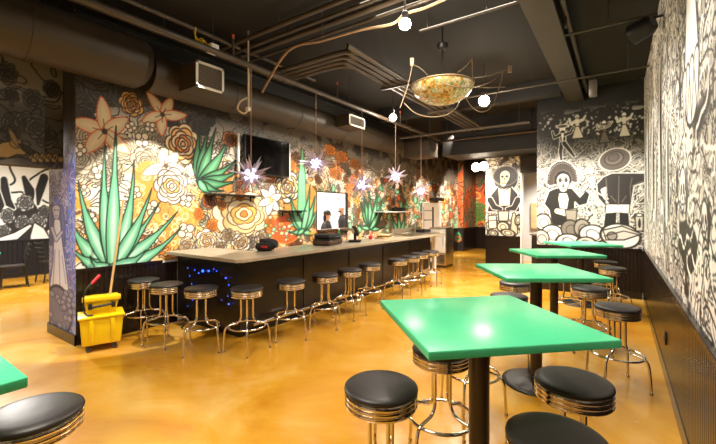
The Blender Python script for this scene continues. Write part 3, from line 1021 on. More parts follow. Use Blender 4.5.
# ---- painted end wall far behind the bar
m = Mural('y', 16.1, np.arange(-5.06, PX0 + 0.01, 0.03), np.arange(0.92, CEIL, 0.03), (120, 104, 82))
m.blobs(1.4, 0.45, (226, 90, 30), 4, 1, 0.08)
m.blobs(1.8, 0.55, (90, 150, 70), 8, 0.9, 0.05)
m.doodle(1.6, 4, 0.025, (230, 190, 60), 3, 0.8)
m.doodle(1.6, 4, 0.02, (60, 40, 26), 13, 0.8)
m.disc(478, 212, 8, 9, fill=(226, 92, 26), line=(90, 140, 50), lw=1.5)
m.rose(478, 212, 7, [(230, 100, 30), (170, 150, 50)], (60, 110, 40), 8, 1.2)
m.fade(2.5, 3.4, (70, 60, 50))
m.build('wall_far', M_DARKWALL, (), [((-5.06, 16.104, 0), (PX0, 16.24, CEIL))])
m = Mural('y', 14.6, np.arange(-5.42, -5.049, 0.025), np.arange(0.02, CEIL, 0.025), (150, 130, 100))
m.blobs(1.6, 0.45, (222, 96, 40), 6, 0.9, 0.06)
m.doodle(3, 4, 0.02, (60, 46, 34), 3, 0.6)
m.lay((slice(None), slice(None)), (m.ZZ < 0.92) * 1.0, (34, 26, 22))
m.disc(456.5, 237, 3.6, 4.6, line=(90, 190, 130), lw=1.6)
m.disc(459, 239, 2.2, 2.2, line=(220, 110, 40), lw=1.2)
jog = m
m.build('wall_jog', M_DARKWALL, (), [((-5.44, 14.604, 0), (-5.06, 16.1, CEIL))])
m = Mural('x', -5.045, np.arange(14.6, 16.11, 0.03), np.arange(0.93, CEIL, 0.03), (140, 116, 86))
m.blobs(1.6, 0.45, (224, 92, 34), 26, 0.9, 0.06)
m.doodle(2, 4, 0.025, (60, 46, 34), 3, 0.6)
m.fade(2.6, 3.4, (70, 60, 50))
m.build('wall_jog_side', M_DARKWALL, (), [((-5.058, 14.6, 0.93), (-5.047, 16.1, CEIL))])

# ------------------------------------------------------------------ plain structure
def sbox(name, a, b, m_, bevel=0.0):
    return struct(MB().span(a, b, bevel).build(name, m_, smooth=False))


sbox('floor', (-12.3, -3.2, -0.1), (0.7, 16.4, 0), M_FLOOR)
sbox('ceiling', (-12.3, -3.2, CEIL), (0.7, 16.4, CEIL + 0.1), M_CEIL)
sbox('wall_rear', (-12.12, -3.12, 0), (RIGHT + 0.14, -3.0, CEIL), M_WHITEWALL)
sbox('wall_dining_end', (-12.12, 5.0, 0), (LEFT - T - 0.002, 5.12, CEIL), M_WHITEWALL)
sbox('wall_kitchen_end', (-8.1, 14.62, 0), (-5.45, 14.74, CEIL), M_WHITEWALL)
sbox('wall_corridor', (PX0, PY + 0.19, 0), (PX0 + 0.1, 16.24, CEIL), M_DARKWALL)
sbox('wall_store_far', (PX0 + 0.1, 13.0, 0), (RIGHT + 0.2, 13.12, CEIL), M_WHITEWALL)
sbox('wall_store_side', (RIGHT + 0.2, BACK + 0.15, 0), (RIGHT + 0.32, 13.0, CEIL), M_WHITEWALL)
sbox('wall_over_opening', (PX1, PY, 2.62), (BX0 + 0.4, PY + 0.16, CEIL), M_DARKWALL)
sbox('wall_soffit', (-3.9, 9.6, 3.08), (BX0 + 0.002, PY - 0.002, CEIL), M_DUCTDARK)
m = Mural('x', -8.0, np.arange(5.13, 14.6, 0.03), np.arange(0.0, CEIL, 0.03), (244, 244, 246))
m.doodle(2.5, 4, 0.010, (168, 176, 190), 3, 0.6, alpha=0.6)
m.blobs(2, 0.6, (214, 218, 228), 8, 0.6, 0.05)
m.build('wall_kitchen', M_WHITEWALL, (), [((-8.12, 5.13, 0), (-8.004, 14.6, CEIL))])


def beadboard(name, axis, const, s0, s1, z0, z1, sgn, m_, pitch=0.055, thick=0.018):
    """tongue and groove boards; sgn is the side the boards face"""
    mb = MB()
    bm = mb.bm
    n = max(1, int(round((s1 - s0) / pitch)))
    p = (s1 - s0) / n
    prof = []
    for i in range(n):
        a = s0 + i * p
        prof += [(a, thick - 0.006), (a + 0.005, thick - 0.006), (a + 0.009, thick), (a + p - 0.004, thick)]
    prof.append((s1, thick - 0.006))
    P = lambda s, o, z: (const + sgn * o, s, z) if axis == 'x' else (s, const + sgn * o, z)
    lo = [bm.verts.new(P(s, o, z0)) for s, o in prof]
    hi = [bm.verts.new(P(s, o, z1)) for s, o in prof]
    b0, b1 = bm.verts.new(P(s0, 0.001, z1)), bm.verts.new(P(s1, 0.001, z1))
    for i in range(len(prof) - 1):
        bm.faces.new((lo[i], lo[i + 1], hi[i + 1], hi[i]))
    bm.faces.new([b0] + hi + [b1])
    return struct(mb.build(name, m_, smooth=False))


def rail(name, axis, const, s0, s1, z0, z1, sgn, th, m_):
    a, b = (const + sgn * 0.0005, const + sgn * th)
    if axis == 'x':
        return sbox(name, (a, s0, z0), (b, s1, z1), m_, 0.004)
    return sbox(name, (s0, a, z0), (s1, b, z1), m_, 0.004)


beadboard('trim_1', 'x', RIGHT, -2.99, BACK - 0.001, 0.13, 0.905, -1, M_WAINS)
rail('trim_2', 'x', RIGHT, -2.99, BACK - 0.021, 0.905, 0.95, -1, 0.034, M_WAINS)
rail('baseboard_right', 'x', RIGHT, -2.99, BACK - 0.021, 0.0, 0.13, -1, 0.024, M_WAINS)
beadboard('trim_3', 'y', BACK, BX0, RIGHT - 0.001, 0.13, 0.875, -1, M_WAINS)
rail('trim_4', 'y', BACK, BX0, RIGHT - 0.036, 0.875, 0.915, -1, 0.03, M_WAINS)
rail('baseboard_back', 'y', BACK, BX0, RIGHT - 0.036, 0.0, 0.13, -1, 0.024, M_WAINS)
beadboard('trim_5', 'x', LEFT, 1.75, 2.98, 0.12, 0.87, 1, M_WAINS)
rail('trim_6', 'x', LEFT, 1.745, 2.76, 0.87, 0.91, 1, 0.03, M_WAINS)
rail('baseboard_left', 'x', LEFT, 1.72, 2.98, 0.0, 0.12, 1, 0.024, M_WAINS)
rail('baseboard_pillar', 'y', 1.74, -6.21, LEFT + 0.024, 0.0, 0.13, -1, 0.02, M_WAINS)
beadboard('trim_7', 'x', LRX, -2.99, 4.99, 0.1, 0.86, 1, M_WAINSBLUE, 0.09)
rail('trim_8', 'x', LRX, -2.99, 4.99, 0.86, 0.9, 1, 0.03, M_WAINSBLUE)
rail('baseboard_dining', 'x', LRX, -2.99, 4.99, 0.0, 0.1, 1, 0.024, M_WAINSBLUE)
beadboard('trim_9', 'y', PY, PX0, PX1, 0.0, 0.88, -1, M_WAINS, 0.07)
rail('trim_10', 'y', PY, PX0 - 0.02, PX1, 0.88, 0.92, -1, 0.03, M_WAINS)
rail('trim_11', 'y', 16.1, -5.05, PX0, 0.0, 0.92, -1, 0.03, M_WAINS)
rail('trim_12', 'x', -5.06, 14.57, 16.06, 0.0, 0.92, 1, 0.03, M_WAINS)
rail('trim_13', 'x', LEFT, 9.4, 14.56, 0.0, 0.92, 1, 0.02, M_WAINS)
# pass-through openings in the bar wall: frame and sill
for i, (a, b, c, d) in enumerate((WINA, WINB)):
    mb = MB()
    for p, q in (((a, c), (a + 0.02, d)), ((b - 0.012, c), (b, d)), ((a, d - 0.025), (b, d))):
        mb.span((LEFT - T - 0.005, p[0], p[1]), (LEFT + 0.012, q[0], q[1]))
    o = struct(mb.build('window_%d' % (i + 1), M_DARKWALL if i == 0 else M_WHITE, smooth=False))
    MB().span((LEFT - T - 0.06, a, c - 0.04), (LEFT + 0.09, b, c + 0.0), 0.004).build('window_sill', M_BROWNBAG, o, smooth=False)
# post beside the doorway to the store room
sbox('trim_14', (PX1 - 0.001, PY - 0.02, 0), (PX1 + 0.03, PY + 0.2, 2.62), M_WHITE, 0.004)
# ceiling beams
struct(MB().span((-0.84, -3, 3.73), (-0.60, BACK - 0.01, CEIL)).span((-0.60, -3, 3.73), (-0.55, BACK - 0.01, 3.76)).build('ceiling_beam', M_BEAM, smooth=False))
struct(MB().span((-4.66, 7.55, 3.70), (-0.86, 7.75, CEIL)).build('ceiling_beam', M_DUCTDARK, smooth=False))

# ------------------------------------------------------------------ bar stools
def leg_path(a):
    prof = [(0.066, 0.638), (0.066, 0.44), (0.068, 0.385), (0.085, 0.340), (0.115, 0.318), (0.17, 0.306), (0.205, 0.298), (0.232, 0.272), (0.246, 0.22), (0.254, 0.12), (0.260, 0.012)]
    return smooth_path([(r * math.cos(a), r * math.sin(a), z) for r, z in prof], 4)


STOOLS = 'round chrome bar stools with black seats'


def make_stool():
    root = empty('bar_stool')
    MB().lathe([(0, 0.700), (0.176, 0.700), (0.183, 0.704), (0.1855, 0.711), (0.183, 0.719), (0.173, 0.726), (0.14, 0.732), (0.08, 0.736), (0, 0.738)], 48).build('seat', M_VINYL, root, angle=60)
    prof = [(0.0, 0.640), (0.168, 0.640), (0.178, 0.627)]
    for i in range(3):
        z = 0.627 + i * 0.0235
        prof += [(0.1815, z + 0.003), (0.1835, z + 0.0095), (0.1815, z + 0.016), (0.1745, z + 0.0185), (0.1745, z + 0.0215)]
    prof += [(0.176, 0.6975), (0.17, 0.6995), (0.0, 0.6995)]
    MB().lathe(prof, 48).build('seat_band', M_CHROME, root, angle=50)
    MB().lathe([(0, 0.600), (0.09, 0.600), (0.1, 0.608), (0.1, 0.639), (0, 0.639)], 24).build('swivel_plate', M_BLACK, root)
    MB().ring((0, 0, 0.285), 0.205, 0.011, 48, 10).build('foot_ring', M_CHROME, root, angle=80)
    for k in range(4):
        a = PI / 4 + k * PI / 2
        lg = MB().tube(leg_path(a), 0.0112, 10).build('leg', M_CHROME, root, angle=60)
        MB().lathe([(0, 0), (0.014, 0), (0.014, 0.022), (0.0115, 0.026), (0, 0.026)], 12, Matrix.Translation((0.26 * math.cos(a), 0.26 * math.sin(a), 0))).build('foot_cap', M_CHROME, lg)
    return root


stool0 = make_stool()
first = [True]


def stool(x, y, rz, label, group):
    o = stool0 if first[0] else copy_tree(stool0)
    first[0] = False
    o.location = (x, y, 0)
    o.rotation_euler = (0, 0, rz)
    tag(o, label, 'stool', group)
    return o


def ground(u, vtop, h=0.738):
    """floor position of a stool from the middle of its seat in the photo"""
    d = (HC - h) * FPX / (vtop - 211.0)
    p = at_d(u, vtop, d)
    return p.x, p.y


GT = 'bar stools around the green tables'
for (x, y, rz, lb) in (
        (*ground(381, 382), 0.3, 'black seated chrome stool left of the big near green table, whole seat in view'),
        (-0.935, 2.28, 0.55, 'chrome stool half under the left corner of the near green table'),
        (*ground(573, 377), 0.2, 'chrome stool with black seat at the front right corner of the near green table'),
        (*ground(556, 432), 0.7, 'black stool seat cut off by the bottom edge of the photo'),
        (*ground(617, 304.5), 0.45, 'chrome stool standing alone by the right wall with whole ring base showing'),
        (*ground(589, 286), 0.25, 'stool at right edge of the second green table, beside its front corner'),
        (*ground(612, 266.5), 0.6, 'nearer of the two stools by the wall beyond the third green table'),
        (*ground(605, 260.5), 0.3, 'farthest stool along the right wall under the painted back wall'),
        (*ground(509, 294), 0.2, 'stool whose black seat peeks over the far edge of the near green table'),
        (*ground(515, 281), 0.5, 'stool under the left corner of the second green table'),
        (-0.98, 3.04, 0.85, 'stool mostly hidden behind the near table post, chrome ring showing'),
        (-0.62, 6.28, 0.1, 'stool between the third and fourth green tables, legs showing'),
        (*ground(33, 408), 0.4, 'large black stool seat at bottom left beside the cut off green table')):
    stool(x, y, rz, lb, GT)
BT = 'bar stools along the bar counter'
bar_seats = [(141.8, 277.5), (164, 280.5), (201.5, 286), (247, 286), (290.7, 279), (325, 273), (349.6, 268), (369.5, 262.8), (397.5, 258.2), (410.6, 255.3), (419.6, 252.4), (430.8, 250.4)]
bar_lbl = ['stool against the wainscot behind the mop bucket, first from left', 'second stool from the left at the bar end, beside the mop bucket',
           'third stool from the left, alone before the blue lit bar end', 'fourth bar stool from the left, in front of the bar corner',
           'first stool right of the bar corner, facing the long front', 'sixth bar stool from the left, below the dark case on the counter',
           'seventh bar stool from the left along the long front', 'eighth bar stool from the left, before the wider gap',
           'first stool right of the wider gap in the bar row', 'third from last stool in the bar row',
           'second from last stool in the bar row', 'last stool in the bar row, nearest the steel cooler']
for i, ((u, v), lb) in enumerate(zip(bar_seats, bar_lbl)):
    x, y = ground(u, v)
    if i == 0:
        x, y = -5.015, 2.385
    if i == 1:
        x, y = -4.49, 2.40
    if i > 3:
        x = max(x, -3.43)
    stool(x, y, rnd.uniform(0, 1.5), lb, BT)

# ------------------------------------------------------------------ green tables
TT = 1.05


def make_table():
    root = empty('pub_table')
    MB().box((0, 0, TT - 0.0185), (0.865, 0.865, 0.037), bevel=0.006, seg=3).build('tabletop', M_GREEN, root, angle=40)
    mb = MB()
    for a in (PI / 4, -PI / 4):
        mb.box((0, 0, TT - 0.047), (0.62, 0.05, 0.02), rz=a)
    mb.build('mounting_plate', M_BLACK, root, smooth=False)
    MB().lathe([(0, 0.03), (0.052, 0.03), (0.052, TT - 0.057), (0, TT - 0.057)], 28).build('column', M_COLUMN, root)
    MB().lathe([(0, 0), (0.295, 0), (0.3, 0.006), (0.296, 0.014), (0.25, 0.024), (0.12, 0.036), (0.075, 0.05), (0.053, 0.075), (0, 0.075)], 44).build('base', M_BLACK, root, angle=60)
    return root


tab0 = make_table()
for i, (x, y, rz, lb) in enumerate((
        (-0.60, 1.97, 44, 'near green square table filling the right foreground'),
        (-0.635, 3.82, 34, 'second green square table behind the near one, pale glare on its top'),
        (-0.72, 5.67, 35, 'third green square table from the front'),
        (-0.54, 7.5, 36, 'farthest green square table, before the painted back wall'),
        (-2.045, -0.035, 0, 'green table corner cut off at the left edge of the photo'))):
    o = tab0 if i == 0 else copy_tree(tab0)
    o.location = (x, y, 0)
    o.rotation_euler = (0, 0, math.radians(rz))
    tag(o, lb, 'table', 'green pub tables on round black bases')

# ------------------------------------------------------------------ bar
CT = 1.03
bar = empty('bar_counter', (-4.5, 3.0, 0), 0, 'long black fronted bar with pale concrete top along the flower mural', 'bar')


def bpart(mb, name, m_, smooth=False, parent=None):
    o = mb.build(name, m_, parent or bar, smooth=smooth)
    if parent is None:
        o.location = (4.5, -3.0, 0)
    return o


bpart(MB().prism([(-5.265, 2.80), (-3.70, 2.79), (-3.64, 2.85), (-3.64, 9.15), (-4.35, 9.15), (-4.35, 3.5), (-5.265, 3.5)], CT - 0.045, CT, 0.006), 'countertop', M_COUNTER)
bpart(MB().prism([(-5.279, 2.985), (-3.88, 2.985), (-3.88, 8.72), (-4.22, 8.72), (-4.22, 3.32), (-5.279, 3.32)], 0.10, CT - 0.046), 'bar_front', M_BLACKP)
bpart(MB().prism([(-5.26, 3.04), (-3.93, 3.04), (-3.93, 8.7), (-4.2, 8.7), (-4.2, 3.3), (-5.26, 3.3)], 0.0, 0.10), 'kick_plate', M_BLACK)
yb = [3.0, 4.15, 5.3, 6.45, 7.6, 8.7]
for k, y in enumerate(yb):
    bpart(MB().span((-3.88, y - 0.012, 0.1), (-3.868, y + 0.012, CT - 0.046)), 'batten', M_BLACKP)
bpart(MB().span((-3.88, 3.0, CT - 0.12), (-3.855, 8.7, CT - 0.046)).span((-5.25, 2.965, CT - 0.12), (-3.855, 2.985, CT - 0.046)), 'apron', M_BLACKP)
bpart(MB().tube([(-3.76, 3.1, 0.17), (-3.76, 8.7, 0.17)], 0.018, 10), 'foot_rail', M_CHROME, True)
for y in (3.3, 5.0, 6.7, 8.4):
    bpart(MB().span((-3.88, y - 0.012, 0.155), (-3.762, y + 0.012, 0.185)), 'foot_rail_bracket', M_CHROME)
bpart(MB().span((-4.3, 8.74, 0), (-4.24, 9.12, CT - 0.046)).span((-3.95, 9.02, 0), (-3.88, 9.12, CT - 0.046)), 'end_post', M_WHITE)

# blue reflections on the bar's end, added as glowing balls on a strand
ls = empty('blue_glints', (-4.4, 2.955, 0.5), 0, 'small glowing balls added for the blue reflections on the black bar end', 'lights')
gg = random.Random(3)
pts = []
for (u, v) in ((188, 268), (190, 276), (195, 270), (199, 273), (203, 271), (209, 271), (214, 269), (217, 271), (226, 278), (229, 285), (228, 296), (229, 304), (222, 300), (206, 290), (192, 284), (190, 292), (193, 300), (188, 306)):
    X, Z = at_y(u, v, 2.955)
    pts.append(Vector((X + 4.4, 0.0, Z - 0.5)))
MB().tube(smooth_path(pts, 3), 0.0022, 5).build('wire', M_BLACK, ls)
for p, r in zip(pts, [.006, .005, .006, .008, .017, .012, .006, .006, .009, .006, .005, .010, .004, .004, .006, .005, .005, .004]):
    MB().ball(p + Vector((0, -0.004, 0)), r, 10).build('bulb', M_BLUEGLINT, ls)  # each ball is an added glint, not a lamp

# steel cooler standing at the end of the bar
t = empty('steel_cooler', (-4.24, 10.35, 0), 0, 'stainless steel cooler cabinet standing at the far end of the bar', 'cooler')
MB().span((-0.25, -0.29, 0.06), (0.25, 0.29, 1.13), 0.006).build('body', M_STEEL, t)
MB().span((-0.23, -0.27, 0.0), (0.23, 0.27, 0.06)).build('base', M_BLACK, t)
MB().span((-0.23, -0.305, 0.42), (0.23, -0.29, 1.08), 0.004).build('door', M_WHITE, t)
mb = MB()
for k in range(7):
    mb.span((-0.2, -0.302, 0.12 + k * 0.035), (0.2, -0.29, 0.14 + k * 0.035))
mb.build('vent_grille', M_BLACK, t)
MB().tube([(0.18, -0.305, 0.6), (0.18, -0.335, 0.62), (0.18, -0.335, 0.9), (0.18, -0.305, 0.92)], 0.008).build('handle', M_CHROME, t)
# drip tray and sink unit on the far part of the counter
t = empty('drink_station', (-3.98, 8.2, CT), 0, 'stainless drink station tray set on the far end of the counter', 'drink station')
MB().span((-0.26, -0.75, 0.0), (0.26, 0.75, 0.03), 0.006).build('tray', M_STEEL, t)
MB().span((-0.26, -0.75, 0.03), (-0.24, 0.75, 0.16), 0.004).build('splash_guard', M_STEEL, t)
MB().tube(smooth_path([(-0.2, 0.3, 0.03), (-0.2, 0.3, 0.3), (-0.14, 0.3, 0.36), (-0.06, 0.3, 0.34), (-0.05, 0.3, 0.28)], 5), 0.011).build('tap', M_CHROME, t)
tag(MB().span((-4.22, 8.62, CT + 0.031), (-3.98, 9.0, CT + 0.105), 0.008).build('black_box', M_BLACK), 'low black box near the far end of the counter', 'box')
# under-counter unit at the open end of the bar
t = empty('undercounter_machine', (-4.06, 8.93, 0), 0, 'pale machine tucked under the open far end of the counter', 'machine')
MB().span((-0.12, -0.17, 0.0), (0.11, 0.08, 0.86), 0.006).build('body', M_WHITE, t)
MB().span((0.111, -0.14, 0.1), (0.118, 0.05, 0.3)).build('vent_grille', M_BLACK, t)
MB().span((0.111, -0.14, 0.4), (0.118, 0.05, 0.8)).build('door', M_GREYM, t)


# ------------------------------------------------------------------ things lying on the bar
def crumple(name, c, size, m_, seed, lumps=0.25, label=None, cat=None):
    mb = MB()
    bmesh.ops.create_icosphere(mb.bm, subdivisions=4, radius=1.0)
    for v in mb.bm.verts:
        n = fbm(np.array([v.co.x * 2.1 + 9]), np.array([v.co.y * 2.1 + v.co.z * 1.7 + 9]), seed, 3)[0]
        v.co = v.co * (1 + lumps * (n - 0.5) * 2)
        v.co = Vector((v.co.x * size[0], v.co.y * size[1], max(-0.85, v.co.z) * size[2] + 0.85 * size[2]))
    o = mb.build(name, m_, angle=70, loc=c)
    return tag(o, label, cat)


bag = crumple('crumpled_bag', (-4.13, 3.66, CT), (0.15, 0.13, 0.09), M_CLOTH, 3, 0.4, 'crumpled black bag with a red patch lying near the bar corner', 'bag')
MB().box((0.075, -0.122, 0.07), (0.085, 0.012, 0.03), rz=0.5, bevel=0.004).build('red_patch', M_RED, bag)
t = empty('carry_case', (-4.05, 4.92, CT), 0.2, 'brown and black padded carry case lying on the counter', 'case')
MB().box((0, 0, 0.05), (0.34, 0.5, 0.1), bevel=0.04, seg=4).build('body', M_BROWNBAG, t)
MB().box((0, 0, 0.105), (0.33, 0.49, 0.012), bevel=0.005).build('zip_band', M_BLACK, t)
MB().box((0, 0.0, 0.145), (0.3, 0.44, 0.07), bevel=0.03, seg=4).build('lid', M_CLOTH, t)
MB().tube(smooth_path([(0.16, -0.12, 0.11), (0.2, -0.08, 0.14), (0.2, 0.08, 0.14), (0.16, 0.12, 0.11)], 4), 0.01).build('handle', M_BLACK, t)
o = crumple('yellow_cloth', (-4.2, 4.68, CT + 0.178), (0.05, 0.06, 0.018), M_YELLOW, 8, 0.3, 'small yellow cloth on top of the carry case', 'cloth')
t = tag(MB().lathe([(0, 0), (0.036, 0), (0.038, 0.01), (0.038, 0.12), (0.03, 0.15), (0.014, 0.18), (0.013, 0.23), (0, 0.23)], 18).build('bottle', M_GREENGLASS, loc=(-4.2, 5.42, CT)), 'short green bottle behind the carry case on the bar', 'bottle')
MB().lathe([(0, 0.225), (0.016, 0.225), (0.016, 0.25), (0, 0.25)], 14).build('cap', M_WHITE, t)
t = empty('card_terminal', (-3.98, 5.62, CT), 0.5, 'black point of sale terminal with tilted screen on the bar', 'terminal')
MB().box((0, 0, 0.02), (0.22, 0.2, 0.04), bevel=0.012).build('base', M_BLACK, t)
MB().box((0, 0.02, 0.1), (0.05, 0.05, 0.16), bevel=0.01).build('stand', M_BLACK, t)
sc_ = MB().box((0.02, 0, 0.21), (0.03, 0.3, 0.2), rot=Matrix.Rotation(-0.5, 3, 'Y'), bevel=0.008).build('screen_housing', M_BLACK, t)
MB().box((0.036, 0, 0.219), (0.006, 0.27, 0.17), rot=Matrix.Rotation(-0.5, 3, 'Y')).build('screen', M_SCREEN, sc_)
MB().tube(smooth_path([(-0.1, -0.05, 0.03), (-0.2, -0.1, 0.04), (-0.25, -0.2, 0.012), (-0.18, -0.3, 0.008)], 5), 0.005).build('cable', M_WHITECORD, t)
tag(MB().lathe([(0, 0), (0.03, 0.002), (0.042, 0.03), (0.04, 0.06), (0.02, 0.075), (0, 0.07)], 18).build('red_ball', M_RED, loc=(-4.1, 6.33, CT)), 'small round red thing on the counter past the terminal', 'ball')
for k, (dy, sz, mm) in enumerate(((0, (0.26, 0.36, 0.03), M_TAN), (0.03, (0.24, 0.3, 0.025), M_BROWNBAG), (-0.02, (0.22, 0.28, 0.03), M_TAN))):
    z = CT + (0, 0.0305, 0.056)[k]
    o = MB().box((0, 0, sz[2] / 2), sz, rz=0.2 * k, bevel=0.004).build('folder', mm, loc=(-4.02, 6.72 + dy, z))
    tag(o, ('bottom tan folder of a small stack on the counter', 'brown folder in the middle of the counter stack', 'top tan folder of the counter stack')[k], 'folder', 'folders on the bar')

# ------------------------------------------------------------------ shelves on the mural wall
def shelf(name, y0, y1, z, d, mm, label):
    t = empty(name, (LEFT, (y0 + y1) / 2, z), 0, label, 'shelf', 'shelves on the mural wall')
    MB().span((0.003, y0 - (y0 + y1) / 2, -0.012), (d, y1 - (y0 + y1) / 2, 0.012), 0.002).build('board', mm, t, smooth=False)
    for y in (y0 + 0.12, y1 - 0.12):
        yy = y - (y0 + y1) / 2
        MB().span((0.003, yy - 0.01, -0.10), (0.02, yy + 0.01, -0.0121)).span((0.003, yy - 0.01, -0.03), (d * 0.8, yy + 0.01, -0.0121)).build('bracket', M_BLACK, t, smooth=False)


shelf('wall_shelf', 3.42, 4.43, 1.86, 0.16, M_BLACK, 'thin dark shelf left on the mural above the cream rose')
shelf('wall_shelf', 4.95, 5.6, 1.6, 0.16, M_BLACK, 'thin dark shelf left of the pass-through window')
shelf('wall_shelf', 8.35, 9.75, 1.575, 0.32, M_WHITE, 'white shelf on the mural right of the pass-through window')
tag(MB().span((-5.25, 9.2, 1.5885), (-5.02, 9.62, 1.70), 0.02).build('black_radio', M_BLACK), 'black box standing on the white wall shelf', 'box')
t = empty('wall_monitor', (-5.2, 12.2, 1.95), 0, 'small black screen mounted over the far pass-through', 'screen')
MB().span((-0.097, -0.35, 0), (0.12, 0.45, 0.1), 0.01).build('housing', M_BLACK, t)

# TV between two white bars
t = empty('wall_television', (LEFT, 4.6, 2.24), 0, 'wide dark television on the mural wall behind a spiky star lamp', 'television')
MB().span((0.09, -0.52, 0.0), (0.15, 0.52, 0.66), 0.008).build('housing', M_BLACK, t)
MB().span((0.1505, -0.5, 0.02), (0.152, 0.5, 0.64)).build('screen', M_SCREEN, t, smooth=False)
MB().span((0.003, -0.2, 0.2), (0.09, 0.2, 0.46)).build('wall_mount', M_BLACK, t, smooth=False)
for y, lb in ((4.0, 'slim white speaker bar left of the television'), (5.17, 'slim white speaker bar right of the television')):
    t = empty('speaker_bar', (LEFT, y, 2.2), 0, lb, 'speaker', 'speaker bars beside the television')
    MB().span((0.06, -0.022, 0), (0.10, 0.022, 0.70), 0.012).build('housing', M_WHITE, t)
    MB().span((0.003, -0.02, 0.1), (0.061, 0.02, 0.16)).span((0.003, -0.02, 0.54), (0.061, 0.02, 0.6)).build('bracket', M_GREYM, t, smooth=False)

# ------------------------------------------------------------------ mop bucket
mbk = empty('mop_bucket', (-4.97, 1.885, 0), math.radians(72), 'yellow mop bucket with wringer standing by the black wainscot', 'mop bucket')

mbk.scale = (0.84, 0.93, 1.02)


def taperbox(c0, s0, c1, s1, bevel=0.02):
    mb = MB()
    bmesh.ops.create_cube(mb.bm, size=1.0)
    for v in mb.bm.verts:
        c, s = (c1, s1) if v.co.z > 0 else (c0, s0)
        v.co = Vector((c[0] + v.co.x * s[0], c[1] + v.co.y * s[1], c[2]))
    bmesh.ops.bevel(mb.bm, geom=mb.bm.edges[:], offset=bevel, segments=3, profile=0.5, affect='EDGES')
    return mb


bk_ = taperbox((0, 0, 0.075), (0.44, 0.29, 0), (0, 0, 0.40), (0.50, 0.36, 0), 0.025)
bk_.box((0, 0, 0.392), (0.53, 0.39, 0.03), bevel=0.012)
for x in (-0.12, 0.12):
    bk_.box((x, -0.155, 0.24), (0.05, 0.04, 0.27), rot=Matrix.Rotation(0.12, 3, 'X'), bevel=0.012)
bk_.build('bucket', M_YELLOW, mbk)
wr = taperbox((0.0, 0.02, 0.36), (0.30, 0.16, 0), (0.0, 0.0, 0.60), (0.42, 0.24, 0), 0.02)
wr.box((0, -0.10, 0.585), (0.44, 0.06, 0.06), bevel=0.012)
wr = wr.build('wringer', M_YELLOW, mbk)
mb = MB().tube([(-0.13, -0.145, 0.50), (0.13, -0.145, 0.52)], 0.014, 10)
for x in (-0.13, 0.13):
    mb.box((x, -0.135, 0.51), (0.05, 0.05, 0.06), bevel=0.01)
mb.build('wringer_bar', M_BLACK, wr)
lev = MB().tube(smooth_path([(-0.10, -0.15, 0.415), (-0.17, -0.15, 0.43), (-0.20, -0.13, 0.50), (-0.195, -0.12, 0.66), (-0.15, -0.1, 0.73), (-0.10, -0.08, 0.77)], 5), 0.0105, 10).build('lever', M_BLACK, mbk)
MB().tube([(-0.115, -0.087, 0.757), (-0.02, -0.045, 0.84)], 0.018, 12).build('grip', M_RED, lev)
for x in (-0.15, 0.15):
    for y in (-0.10, 0.10):
        c = MB().tube([(x, y - 0.012, 0.03), (x, y + 0.012, 0.03)], 0.03, 16).build('caster', M_RUBBER, mbk)
        MB().span((x - 0.012, y - 0.02, 0.03), (x + 0.012, y - 0.014, 0.085)).span((x - 0.012, y + 0.014, 0.03), (x + 0.012, y + 0.02, 0.085)).span((x - 0.012, y - 0.02, 0.07), (x + 0.012, y + 0.02, 0.09)).build('fork', M_BLACK, c, smooth=False)
p0, p1 = at_d(109.6, 297, 4.42), at_d(123.5, 200, 4.5)
mop = empty('mop', (0, 0, 0), 0, 'mop with long pale wooden handle leaning out of the yellow bucket', 'mop')
d_ = (p1 - p0).normalized()
MB().tube([p0 - d_ * 0.12, p1], 0.0125, 10).build('handle', M_WOOD, mop)
mb = MB()
b0 = p0 - d_ * 0.12
for k in range(26):
    a = k * 2.4
    r = 0.045 * math.sqrt((k + 1) / 26)
    mb.tube(smooth_path([b0 + Vector((0, 0, 0.02)), b0 + Vector((r * math.cos(a) * 0.8, r * math.sin(a) * 0.6, -0.02)), b0 + Vector((r * math.cos(a), r * math.sin(a) * 0.7, -0.09))], 3), 0.006, 5)
mb.build('mop_head', M_WHITECORD, mop)

# ------------------------------------------------------------------ ducts and diffusers
dz, dx = 3.44, -4.93
t = empty('round_duct', (dx, 4.0, dz), 0, 'long dark round duct running above the flower mural', 'duct')
MB().tube([(0, -7.0, 0), (0, -1.75, 0)], 0.31, 40).build('wide_section', M_DUCT, t, angle=60)
MB().lathe([(0.31, 0), (0.25, 0.10)], 40, Matrix.Translation((0, -1.75, 0)) @ Matrix.Rotation(-PI / 2, 4, 'X')).build('reducer', M_DUCT, t, angle=60)
MB().tube([(0, -1.62, -0.075), (0, 4.9, -0.075)], 0.245, 40).build('narrow_section', M_DUCT, t, angle=60)
for y in (-5.6, -4.2, -2.8, -0.4, 1.0, 2.4, 3.8):
    R = 0.31 if y < -1.7 else 0.245
    zo = 0 if y < -1.7 else -0.075
    MB().tube([(0, y - 0.02, zo), (0, y + 0.02, zo)], R + 0.006, 40).build('joint_band', M_DUCT, t, angle=60)


